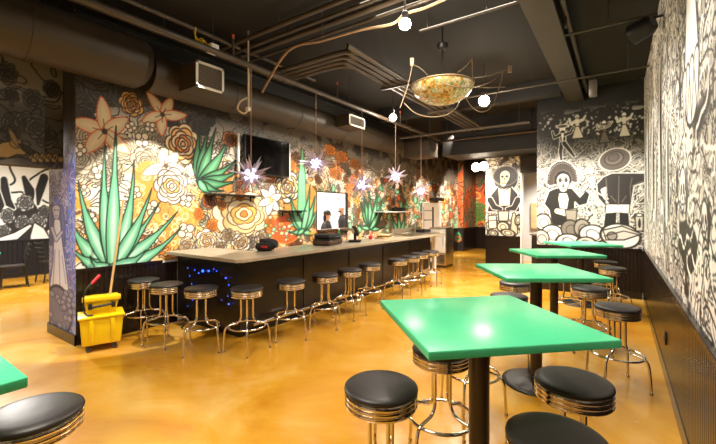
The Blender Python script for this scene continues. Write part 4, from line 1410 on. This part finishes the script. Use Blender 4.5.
def diffuser(x, y, z, w_, h, d, label):
    """box on the side of the duct with a louvred face towards the room"""
    t = empty('air_diffuser', (x, y, z), 0, label, 'air vent', 'air diffusers on the ceiling ducts')
    MB().span((-d, -w_ / 2, -h / 2), (0, w_ / 2, h / 2), 0.004).build('box', M_DUCT, t, smooth=False)
    MB().span((0.0005, -w_ / 2, -h / 2), (0.012, -w_ / 2 + 0.03, h / 2)).span((0.0005, w_ / 2 - 0.03, -h / 2), (0.012, w_ / 2, h / 2)).span((0.0005, -w_ / 2, h / 2 - 0.03), (0.012, w_ / 2, h / 2)).span((0.0005, -w_ / 2, -h / 2), (0.012, w_ / 2, -h / 2 + 0.03)).build('frame', M_WHITE, t, smooth=False)
    n = 12
    for k in range(n):
        zz = -h / 2 + 0.04 + k * (h - 0.08) / (n - 1)
        MB().box((0.004, 0, zz), (0.014, w_ - 0.06, 0.004), rot=Matrix.Rotation(0.6, 3, 'Y')).build('louvre', M_GREYM, t, smooth=False)
    return t


diffuser(-4.30, 2.86, 3.31, 0.40, 0.33, 0.38, 'pale boxed air diffuser with louvres on the duct, top left')
diffuser(-4.34, 6.2, 3.40, 0.55, 0.22, 0.33, 'low boxed air diffuser farther along the duct over the bar')
t = tag(MB().span((-4.75, 8.96, 3.02), (-4.0, 9.55, 3.5), 0.05).build('duct_box', M_DUCT), 'boxy brown duct end above the far bar, under the dark soffit', 'duct')

# ------------------------------------------------------------------ pipes and conduits under the ceiling
HANG = []


def hanger(t, p):
    """threaded rod from a pipe up to the ceiling"""
    MB().tube([p, (p[0], p[1], CEIL)], 0.006, 6).build('hanger_rod', M_PIPE, t)


def pipe(name, pts, r, label, cat, mm=M_PIPE, group=None, rods=(), n=12, k=0):
    t = empty(name, (0, 0, 0), 0, label, cat, group)
    MB().tube(smooth_path(pts, k) if k else pts, r, n).build('tube', mm, t, angle=60)
    for p in rods:
        hanger(t, p)
    return t


def head(t, x, y, z, up=0.22):
    hd = MB().tube([(x, y, z), (x, y, z + up)], 0.013, 8).build('sprinkler_head', M_PIPE, t)
    MB().lathe([(0, up), (0.012, up), (0.016, up + 0.02), (0.004, up + 0.035), (0.02, up + 0.045), (0, up + 0.047)], 12, Matrix.Translation((x, y, z))).build('deflector', M_ORANGE, hd)


t = pipe('sprinkler_pipe', [(-3.95, -2.9, 3.5), (-3.95, 9.5, 3.5)], 0.036, 'long straight sprinkler pipe running over the bar stools', 'pipe', rods=[(-3.95, y, 3.5) for y in (1.0, 3.2, 5.4, 7.6)])
for y in (2.95, 5.05, 7.3):
    head(t, -3.95, y, 3.53)
pipe('cable_tray', [(-4.55, -2.9, 3.78), (-4.55, 4.6, 3.78)], 0.055, 'thick brown pipe close above the round duct, top left', 'pipe', rods=[(-4.55, y, 3.78) for y in (0.8, 2.4, 4.2)])
pipe('steel_conduit', [(-4.32, -2.9, 3.86), (-4.32, 4.9, 3.86)], 0.028, 'thin conduit running beside the thick brown pipe, top left', 'pipe', rods=[(-4.32, y, 3.86) for y in (1.6, 3.6)])
t = tag(MB().span((-4.58, 0.9, 3.58), (-4.44, 1.02, 3.724), 0.01).build('junction_box', M_PIPE), 'small box hung beside the duct at the top left edge', 'box')
# upper bundle, running across
for k in range(4):
    y = 3.2 + k * 0.16
    pipe('ceiling_conduit', [(-4.5, y, 3.86 - 0.02 * (k % 2)), (1.4 - 1.75, y, 3.86 - 0.02 * (k % 2))], (0.03, 0.022, 0.036, 0.02)[k], ('first of four conduits crossing the ceiling, nearest the camera', 'second thin conduit of the four crossing the ceiling', 'third and thickest conduit of the four crossing the ceiling', 'fourth conduit of the four crossing the ceiling, farthest')[k], 'pipe', M_PIPE, 'conduits crossing the ceiling', rods=[(x, y, 3.86) for x in (-3.4, -1.6)])
# lower bundle on shared hangers: crosses, bends, runs away along the room
t = empty('pipe_rack', (0, 0, 0), 0, 'rack of four parallel pipes that cross the ceiling and bend away down the room', 'pipes')
for k in range(4):
    x, y, z = -2.72 - 0.11 * k, 3.80 + 0.11 * k, 3.62
    MB().tube(smooth_path([(-4.3, y, z), (x - 0.35, y, z), (x - 0.12, y + 0.03, z), (x - 0.03, y + 0.12, z), (x, y + 0.35, z), (x, 9.3, z)], 5), 0.034, 12).build('pipe', M_PIPE, t, angle=60)
for y in (5.2, 7.0):
    MB().span((-3.16, y - 0.02, 3.55), (-2.6, y + 0.02, 3.585)).build('trapeze_bar', M_PIPE, t, smooth=False)
    for x in (-3.13, -2.63):
        hanger(t, (x, y, 3.58))
# long flexible conduit lit by the lamp
pts = [at_d(*q) for q in ((262, 92, 4.9), (288, 51, 4.5), (322, 41, 4.4), (361, 30, 4.3), (392, 24, 4.2), (405, 14, 4.2), (425, 8, 4.1), (450, -3, 3.8))]
pts = [Vector((p.x, p.y, min(p.z, 3.9))) for p in pts]
pipe('flexible_conduit', pts, 0.015, 'pale lit flexible conduit curving past the bright bare lamp', 'cable', M_COPPER, k=6, rods=[tuple(pts[2]), tuple(pts[5])])
# strut channels across the room
for (y, z, x0, x1, lb, rods) in ((4.2, 3.80, -2.0, -0.86, 'thin strut that the mosaic bowl lamp hangs from', (-1.9, -1.2)),
                           (5.1, 3.70, -0.54, 0.34, 'thin conduit from the beam to the right wall, nearer of two', (-0.1,)),
                           (6.6, 3.62, -2.6, 0.34, 'thin conduit crossing under the beam to the right wall, farther of two', (-2.2, 0.1))):
    pipe('strut_channel', [(x0, y, z), (x1, y, z)], 0.014, lb, 'pipe', M_PIPE, None, [(x, y, z) for x in rods])
t = pipe('branch_pipe', [(-0.28, 3.6, 3.82), (0.3, 3.6, 3.82)], 0.018, 'short dark pipe high between the beam and the right wall', 'pipe', M_PIPE, rods=[(-0.1, 3.6, 3.82)])
t = pipe('sprinkler_branch', [(-0.50, -2.0, 3.86), (-0.50, 8.3, 3.86)], 0.028, 'sprinkler pipe running along the ceiling beam', 'pipe', rods=[(-0.5, y, 3.86) for y in (1.5, 4.5, 7.0)])
head(t, -0.50, 4.9, 3.70, 0.13)
# cross pipes far back
for (y, z, lb) in ((8.3, 3.42, 'dark pipe crossing above the far end of the bar'), (9.45, 3.45, 'dark pipe crossing just before the far soffit')):
    pipe('cross_pipe', [(-3.85 if y > 9 else -4.5, y, z), (-1.5, y, z)], 0.03, lb, 'pipe', M_PIPE, None, [(x, y, z) for x in (-3.7, -1.7)])
# electrical box with yellow cords by the diffuser
t = empty('electrical_box', (-4.12, 2.78, 3.60), 0, 'small white electrical box with yellow cords over the diffuser', 'electrical box')
MB().box((0, 0, 0), (0.10, 0.11, 0.11), bevel=0.008).build('box', M_WHITE, t)
for k in range(3):
    MB().tube(smooth_path([(0, -0.055, 0.02 * k), (-0.03, -0.10, 0.08 - 0.06 * k), (0.03, -0.16, 0.0 + 0.03 * k), (-0.03, -0.21, 0.09 - 0.02 * k), (-0.02 + 0.02 * k, -0.24, 0.13 + 0.02 * k)], 5), 0.006, 6).build('cord', M_YELLOWCORD, t)
MB().tube([(0, 0, 0.055), (0, 0, 0.40)], 0.006, 6).build('hanger_rod', M_PIPE, t)
# drop conduit with a curl of white cable that feeds the first star lamp
t = empty('drop_conduit', (0, 0, 0), 0, 'white drop conduit with curled cable above the nearest star lamp', 'conduit')
a_, b_ = at_d(248.5, 62, 5.0), at_d(248.5, 109, 5.0)
MB().tube([(a_.x, a_.y, CEIL), b_], 0.012, 8).build('tube', M_WHITECORD, t)
MB().tube(smooth_path([b_ + Vector((0, 0, 0.16)), b_ + Vector((-0.09, -0.06, 0.1)), b_ + Vector((-0.12, -0.08, 0.0)), b_ + Vector((-0.05, -0.03, -0.06)), b_ + Vector((0.0, 0, 0.0))], 5), 0.012, 8).build('cable', M_WHITECORD, t)
MB().box(b_, (0.06, 0.06, 0.05), bevel=0.008).build('box', M_WHITE, t)

# ------------------------------------------------------------------ bare ceiling lamps
def lamp(u, v, d, r, power, label):
    p = at_d(u, v, d)
    t = empty('bare_lamp', p, 0, label, 'lamp', 'bare ceiling lamps')
    MB().ball((0, 0, 0), r, 20).build('bulb', M_BULB, t)
    MB().lathe([(0, r * 0.9), (0.03, r * 0.9), (0.035, r + 0.06), (0.02, r + 0.08), (0, r + 0.08)], 16).build('socket', M_BLACK, t)
    MB().tube([(0, 0, r + 0.07), (0, 0, CEIL - p.z)], 0.01, 8).build('stem', M_PIPE, t)
    l = light('POINT', (p.x, p.y, p.z - r - 0.03), power, WARM, None, 0.06)
    l.parent = t
    l.location = (0, 0, -r - 0.03)


lamp(405, 24, 4.0, 0.062, 42, 'bright bare lamp high up, nearest the top of the photo')
lamp(484, 101, 6.1, 0.085, 50, 'bright bare lamp right of the mosaic bowl')
lamp(393, 117.5, 7.4, 0.07, 40, 'smaller bare lamp left below the mosaic bowl')
t = empty('flood_light', (-3.13, 10.62, 2.86), 0, 'pair of glaring flood lamps at the corner of the far painted pillar', 'lamp')
for k, (x, y) in enumerate(((-0.20, 0.06), (0.05, -0.05))):
    h = MB().lathe([(0, -0.09), (0.05, -0.09), (0.09, 0.0), (0.085, 0.0), (0.0, -0.02)], 20, Matrix.Translation((x, y, 0)) @ Matrix.Rotation(PI / 2 + 0.5, 4, 'X')).build('lamp_head', M_GREYM, t)
    MB().ball((x, y - 0.05, -0.02), 0.125, 16, (1, 0.6, 1)).build('bulb', M_FLOOD, h)
MB().span((-0.22, 0.09, -0.03), (0.1, 0.128, 0.06)).build('bracket', M_BLACK, t, smooth=False)
l = light('SPOT', (0, 0, 0), 220, WARM, None, 0.08, spot=125, blend=0.4)
l.parent = t
l.location = (-0.06, -0.25, -0.06)

# small black spot head on the right wall and a box hanging from the conduit
p = Vector((0.2, 5.05, 3.55))
t = empty('wall_spotlight', p, 0, 'black spotlight can mounted high on the right wall', 'spotlight')
M_ = Matrix.Rotation(math.radians(75), 4, 'Y') @ Matrix.Rotation(0.5, 4, 'X')
MB().lathe([(0, 0.12), (0.07, 0.12), (0.10, 0.08), (0.11, -0.10), (0.10, -0.10), (0.09, -0.06), (0, -0.06)], 24, M_).build('can', M_BLACK, t)
MB().lathe([(0, -0.062), (0.092, -0.062), (0.092, -0.07), (0, -0.075)], 24, M_).build('lens', M_GREYM, t)
MB().tube([(0.02, 0, 0.08), (0.08, 0, 0.1), (0.178, 0, 0.1)], 0.014, 8).build('bracket', M_BLACK, t)
p = at_y(593, 78, 6.6)
t = empty('hanging_speaker', (p[0], 6.6, 3.44), 0, 'small pale box speaker hanging from the thin conduit on the right', 'speaker')
MB().span((-0.05, -0.05, -0.13), (0.05, 0.05, 0.11), 0.012).build('housing', M_GREYM, t)
MB().tube([(0, 0, 0.11), (0, 0, 0.168)], 0.012, 8).build('stem', M_BLACK, t)
# small box on the right wainscot
t = empty('wall_outlet', (RIGHT - 0.0185, *at_x(668.5, 338, RIGHT)), 0, 'small metal outlet on the dark right wainscot', 'outlet')
MB().span((-0.012, -0.04, -0.06), (0, 0.04, 0.06), 0.004).build('plate', M_COLUMN, t)
MB().span((-0.02, -0.012, -0.03), (-0.0121, 0.012, 0.03), 0.003).build('cover', M_GREYM, t)

# ------------------------------------------------------------------ mosaic bowl chandelier with a wire star
c0 = at_d(442.5, 85.5, 4.9)
t = empty('mosaic_chandelier', c0, 0, 'mosaic glass bowl chandelier with loose wire star arms', 'chandelier')
R0, DP = 0.39, 0.25
MB().lathe([(R0 * math.cos(a), -DP * math.sin(a) * 0.98) for a in [k * PI / 2 / 14 for k in range(14)]] + [(0, -DP * 0.98)], 48).build('bowl', M_MOSAIC, t, angle=80)
MB().ring((0, 0, 0.0), R0, 0.012, 48).build('rim', M_COPPER, t, angle=80)
MB().lathe([(0, 3.80 - c0.z - 0.02), (0.075, 3.80 - c0.z - 0.02), (0.07, 3.80 - c0.z - 0.06), (0.05, 3.80 - c0.z - 0.09), (0, 3.80 - c0.z - 0.095)], 20).build('canopy', M_BLACK, t)
MB().tube([(0, 0, -0.02), (0, 0, 3.80 - c0.z - 0.08)], 0.011, 8).build('stem', M_BLACK, t)
MB().tube([(0, 0, 3.80 - c0.z - 0.03), (0, 0, CEIL - c0.z)], 0.011, 8).build('mounting_rod', M_BLACK, t)
mb = MB()
for k in range(3):
    a = k * 2 * PI / 3
    mb.tube([(0, 0, 0.0), (R0 * math.cos(a), R0 * math.sin(a), 0)], 0.008, 6)
mb.build('spider', M_BLACK, t)
tips = {}
arms = [[(428, 75, 4.9), (420, 68, 4.75), (412.5, 64.5, 4.7)], [(412.5, 64.5, 4.7), (408, 85, 4.7), (400, 108, 4.65)],
        [(458, 72, 5.1), (466, 66, 5.1), (472, 59, 5.1)], [(472, 59, 5.1), (472.5, 75, 5.1), (473, 87, 5.1)],
        [(474, 78, 5.0), (490, 75, 5.1), (505, 70, 5.2)], [(440, 82, 4.45), (455, 87, 4.45), (473, 87, 4.6), (490, 82, 4.9), (503, 72, 5.15)],
        [(503.5, 71, 5.2), (499, 88, 5.1), (492, 106, 5.05), (482, 112, 5.0), (472, 107, 4.9), (464, 95, 4.8)],
        [(404, 103, 4.65), (415, 113, 4.6), (430, 117, 4.6), (446, 115, 4.6), (456, 108, 4.7), (460, 99, 4.75)],
        [(473, 87, 4.7), (490, 87.5, 5.0), (505, 87, 5.2)]]
for q in arms:
    MB().tube(smooth_path([at_d(*e) - c0 for e in q], 6), 0.0065, 8).build('wire_arm', M_WIRE, t, angle=60)
for q in ((412, 62, 4.7), (510, 69, 5.2)):
    MB().box(at_d(*q) - c0, (0.05, 0.02, 0.10), rz=0.4, bevel=0.006).build('wire_tip', M_WIRE, t)

# ------------------------------------------------------------------ spiky star lamps over the bar
ico = []
ph = (1 + 5 ** 0.5) / 2
for a in (-1, 1):
    for b in (-ph, ph):
        ico += [(0, a, b), (a, b, 0), (b, 0, a)]
for a in (-1, 1):
    for b in (-1, 1):
        for c in (-1, 1):
            ico.append((a, b, c))
for a in (-1 / ph, 1 / ph):
    for b in (-ph, ph):
        ico += [(0, a, b), (a, b, 0), (b, 0, a)]
ICO = [Vector(v).normalized() for v in ico]


def spike_mb(mb, d, L, r):
    q = d.to_track_quat('Z', 'Y')
    M_ = q.to_matrix().to_4x4()
    mb.lathe([(r, 0.045), (0, L)], 5, M_)


def make_star():
    root = empty('star_lamp')
    for i, d in enumerate(ICO):
        mb = MB()
        spike_mb(mb, d, 0.29 if i % 3 else 0.25, 0.034)
        mb.build('spike', M_STAR, root, smooth=False)
    MB().ball((0, 0, 0), 0.062, 14).build('core', M_STAR, root, smooth=False)
    return root


star0 = make_star()
stars = [star0] + [copy_tree(star0) for k in range(5)]
for i, (X, u, v, r, lb) in enumerate(((-3.95, 251, 175, 1.0, 'nearest spiky star lamp, hanging before the television'), (-3.95, 316, 163.5, 1.0, 'second spiky star lamp, hanging high right of the television'),
                                 (-3.95, 362, 185, 1.0, 'third spiky star lamp, hanging low right of the pass-through'), (-3.95, 395.5, 176.5, 0.95, 'fourth spiky star lamp, high above the far bar'),
                                 (-3.95, 421, 191, 0.95, 'farthest spiky star lamp, low over the bar end'), (-6.3, 339, 197, 0.9, 'star lamp seen through the pass-through window'))):
    y, z = at_x(u, v, X)
    o = stars[i]
    o.location = (X, y, z)
    o.rotation_euler = (0.2 * i, 0.3 + 0.2 * i, 0.9 * i)
    o.scale = (r, r, r)
    tag(o, lb, 'lamp', 'spiky star lamps')
    cam_d = (Vector((0, 0, HC)) - Vector((X, y, z))).normalized()
    # the bulb shows in a gap between spikes on every side
    bl = MB().ball((0, 0, 0), 0.085 if X > -5 else 0.05, 14).build('bulb', M_STARBULB, o)
    inv = o.rotation_euler.to_matrix().inverted()
    MB().tube([inv @ Vector((0, 0, 0.05)) / r, inv @ Vector((0, 0, (3.463 if X > -5 else CEIL) - z)) / r], 0.006, 6).build('cord', M_CORD, o)
    if X > -5:
        l = light('POINT', (X, y, z), 9, (0.85, 0.86, 1.0), None, 0.09)

# ------------------------------------------------------------------ people seen through the pass-through window
def person(loc, rz, h, label, bald, female):
    root = empty('person', loc, rz, label, 'person', None)
    k = h / 1.75
    me = D.meshes.new('body')
    P = [(0, 0, 0.95), (0, 0, 1.15), (0, 0, 1.36), (0, 0.02, 1.48), (0, 0.03, 1.56), (0, 0.03, 1.66),
         (0.09, 0, 0.90), (0.10, 0.02, 0.50), (0.10, -0.02, 0.09), (0.10, 0.13, 0.03),
         (-0.09, 0, 0.90), (-0.10, 0.02, 0.50), (-0.10, -0.02, 0.09), (-0.10, 0.13, 0.03),
         (0.18, 0, 1.40), (0.24, 0.02, 1.13), (0.17, 0.24, 1.05), (0.14, 0.32, 1.05),
         (-0.18, 0, 1.40), (-0.24, 0.02, 1.13), (-0.17, 0.24, 1.05), (-0.14, 0.32, 1.05), (0, 0.035, 1.72)]
    E = [(0, 1), (1, 2), (2, 3), (3, 4), (4, 5), (5, 22), (0, 6), (6, 7), (7, 8), (8, 9), (0, 10), (10, 11), (11, 12), (12, 13), (2, 14), (14, 15), (15, 16), (16, 17), (2, 18), (18, 19), (19, 20), (20, 21)]
    Rr = [(.15, .11), (.14, .10), (.16, .11), (.06, .06), (.055, .06), (.075, .095), (.09, .09), (.065, .065), (.045, .045), (.04, .035), (.09, .09), (.065, .065), (.045, .045), (.04, .035),
          (.065, .065), (.048, .048), (.036, .036), (.034, .022), (.065, .065), (.048, .048), (.036, .036), (.034, .022), (.06, .075)]
    me.from_pydata([Vector(p) * k for p in P], E, [])
    b = D.objects.new('body', me)
    COL.objects.link(b)
    b.parent = root
    md = b.modifiers.new('skin', 'SKIN')
    for i, r in enumerate(Rr):
        me.skin_vertices[0].data[i].radius = (r[0] * k, r[1] * k)
    me.skin_vertices[0].data[0].use_root = True
    md.use_smooth_shade = True
    b.modifiers.new('subdivision', 'SUBSURF').levels = 2
    b.modifiers['subdivision'].render_levels = 2
    me.materials.append(M_SKIN)
    # clothing: jacket shell, shirt front, trousers
    J = MB()
    J.lathe([(0.17 * k, 0.82 * k), (0.185 * k, 0.95 * k), (0.17 * k, 1.12 * k), (0.2 * k, 1.34 * k), (0.15 * k, 1.45 * k), (0.075 * k, 1.52 * k)], 20, Matrix.Diagonal((1.08, 0.8, 1, 1)))
    for s in (1, -1):
        J.tube(smooth_path([Vector((s * 0.15, 0, 1.40)) * k, Vector((s * 0.23, 0, 1.30)) * k, Vector((s * 0.255, 0.02, 1.12)) * k, Vector((s * 0.18, 0.22, 1.06)) * k], 4), [x * k for x in (.085, .083, .08, .078, .076, .074, .07, .068, .064, .06, .056, .052, .05)], 12)
    J.build('jacket', M_JACKET, root, angle=70)
    MB().prism([(-0.05 * k, 0.12 * k), (0.05 * k, 0.12 * k), (0.035 * k, 0.165 * k), (-0.035 * k, 0.165 * k)], 0.95 * k, 1.47 * k).build('shirt', M_SHIRT, root)
    T_ = MB()
    for s in (1, -1):
        T_.tube(smooth_path([Vector((s * 0.085, 0, 0.93)) * k, Vector((s * 0.1, 0.02, 0.5)) * k, Vector((s * 0.1, -0.015, 0.1)) * k], 4), [x * k for x in (.115, .11, .1, .09, .085, .08, .075, .072, .07)], 12)
    T_.build('trousers', M_JACKET, root, angle=70)
    # face and hair
    MB().ball(Vector((0, 0.125, 1.655)) * k, 0.018 * k, 10, (0.8, 1.2, 1.3)).build('nose', M_SKIN, root)
    for s in (1, -1):
        MB().ball(Vector((s * 0.082, 0.03, 1.66)) * k, 0.026 * k, 10, (0.4, 0.8, 1.2)).build('ear', M_SKIN, root)
    for s in (1, -1):
        MB().ball(Vector((s * 0.032, 0.112, 1.69)) * k, 0.011 * k, 8).build('eye', M_HAIR, root)
    MB().box(Vector((0, 0.117, 1.612)) * k, (0.05 * k, 0.012 * k, 0.008 * k)).build('mouth', M_HAIR, root)
    Hh = MB()
    if bald:
        Hh.tube([Vector((0.07 * math.sin(a), 0.02 + 0.1 * math.cos(a), 1.60 - 0.01 * abs(a))) * k for a in [x * 0.2 for x in range(-5, 6)]], 0.022 * k, 8)
    else:
        Hh.ball(Vector((0, 0.0, 1.71)) * k, 0.108 * k, 16, (0.95, 1.05, 0.95))
        if female:
            Hh.ball(Vector((0, -0.05, 1.58)) * k, 0.09 * k, 14, (1.0, 0.7, 1.7))
    Hh.build('hair', M_HAIR, root, angle=80)
    return root


y, z = at_x(327, 211, -5.85)
person((-5.85, y, 0), math.radians(-75), 1.58, 'dark haired person in black jacket, left in the pass-through window', False, True)
y, z = at_x(343, 211, -5.85)
person((-5.85, y, 0), math.radians(150), 1.74, 'bald person in black jacket and pale shirt, right in the window', True, False)

# ------------------------------------------------------------------ dining tables and chairs in the room on the left
def make_dining():
    root = empty('dining_table')
    MB().box((0, 0, 0.735), (0.75, 0.75, 0.03), bevel=0.005).build('tabletop', M_GREEN, root)
    MB().lathe([(0, 0), (0.26, 0), (0.26, 0.012), (0.06, 0.04), (0.038, 0.06), (0.038, 0.72), (0, 0.72)], 24).build('pedestal', M_BLACK, root)
    return root


def make_chair():
    root = empty('ladder_back_chair')
    MB().box((0, 0.0, 0.45), (0.41, 0.40, 0.03), bevel=0.012).build('seat', M_VINYL, root)
    for sx in (-1, 1):
        MB().tube([(sx * 0.17, 0.16, 0.435), (sx * 0.185, 0.185, 0)], [0.018, 0.013], 8).build('leg', M_CHAIRWOOD, root)
        MB().tube(smooth_path([(sx * 0.185, -0.24, 0), (sx * 0.178, -0.19, 0.45), (sx * 0.178, -0.21, 0.7), (sx * 0.178, -0.27, 0.92)], 4), 0.016, 8).build('leg', M_CHAIRWOOD, root)
    for k in range(4):
        z = 0.58 + k * 0.10
        y = -0.197 - 0.017 * k - (0.012 if k > 1 else 0)
        MB().tube(smooth_path([(-0.175, y, z), (-0.08, y - 0.022, z), (0.08, y - 0.022, z), (0.175, y, z)], 4), 0.017, 8).build('back_slat', M_CHAIRWOOD, root)
    for sx in (-1, 1):
        MB().tube([(sx * 0.175, 0.17, 0.22), (sx * 0.18, -0.21, 0.22)], 0.009, 6).build('stretcher', M_CHAIRWOOD, root)
    MB().tube([(-0.178, 0.17, 0.28), (0.178, 0.17, 0.28)], 0.009, 6).build('stretcher', M_CHAIRWOOD, root)
    return root


d0 = make_dining()
for i, (x, y, lb) in enumerate(((-10.75, 1.75, 'green dining table cut off at the left edge, in the next room'), (-10.75, 3.75, 'green dining table half behind the blue painted pillar'))):
    o = d0 if i == 0 else copy_tree(d0)
    o.location = (x, y, 0)
    tag(o, lb, 'table', 'dining tables in the next room')
ch0 = make_chair()
for i, (x, y, rz, lb) in enumerate(((-10.45, 2.32, 170, 'dark ladder back chair at the left edge of the next room'), (-10.65, 3.05, 8, 'dark ladder back chair next to the blue painted pillar'))):
    o = ch0 if i == 0 else copy_tree(ch0)
    o.location = (x, y, 0)
    o.rotation_euler = (0, 0, math.radians(rz))
    tag(o, lb, 'chair', 'ladder back chairs in the next room')

# ------------------------------------------------------------------ store room behind the doorway
t = empty('service_counter', (-1.75, 11.55, 0), 0, 'grey topped service counter seen through the far doorway', 'counter')
MB().span((-0.2, -0.5, 0.0), (0.9, 0.5, 0.94)).build('body', M_BLACKP, t, smooth=False)
MB().span((-0.24, -0.54, 0.94), (0.94, 0.54, 0.98), 0.005).build('top', M_GREYM, t)
t = empty('tan_board', (-1.3, 12.95, 1.05), 0, 'tan board with a white and pink notice in the far doorway', 'board')
MB().span((-1.0, -0.03, 0), (1.0, 0.04, 0.80)).build('panel', M_TAN, t, smooth=False)
MB().span((-0.42, -0.034, 0.34), (0.2, -0.0305, 0.66)).build('notice', M_WHITE, t, smooth=False)
MB().span((-0.40, -0.036, 0.37), (-0.34, -0.0345, 0.5)).span((0.1, -0.036, 0.5), (0.18, -0.0345, 0.63)).build('pink_print', M_PINK, t, smooth=False)
t = empty('storage_rack', (-5.95, 12.75, 0), 0, 'dark storage rack standing in the white room behind the far pass-through', 'rack')
for x in (-0.2, 0.2):
    for y in (-0.45, 0.45):
        MB().span((x - 0.02, y - 0.03, 0), (x + 0.02, y + 0.03, 1.75)).build('post', M_BLACK, t, smooth=False)
for z in (0.3, 0.8, 1.25, 1.6):
    MB().span((-0.2, -0.45, z), (0.2, 0.45, z + 0.03)).build('shelf', M_GREYM, t, smooth=False)
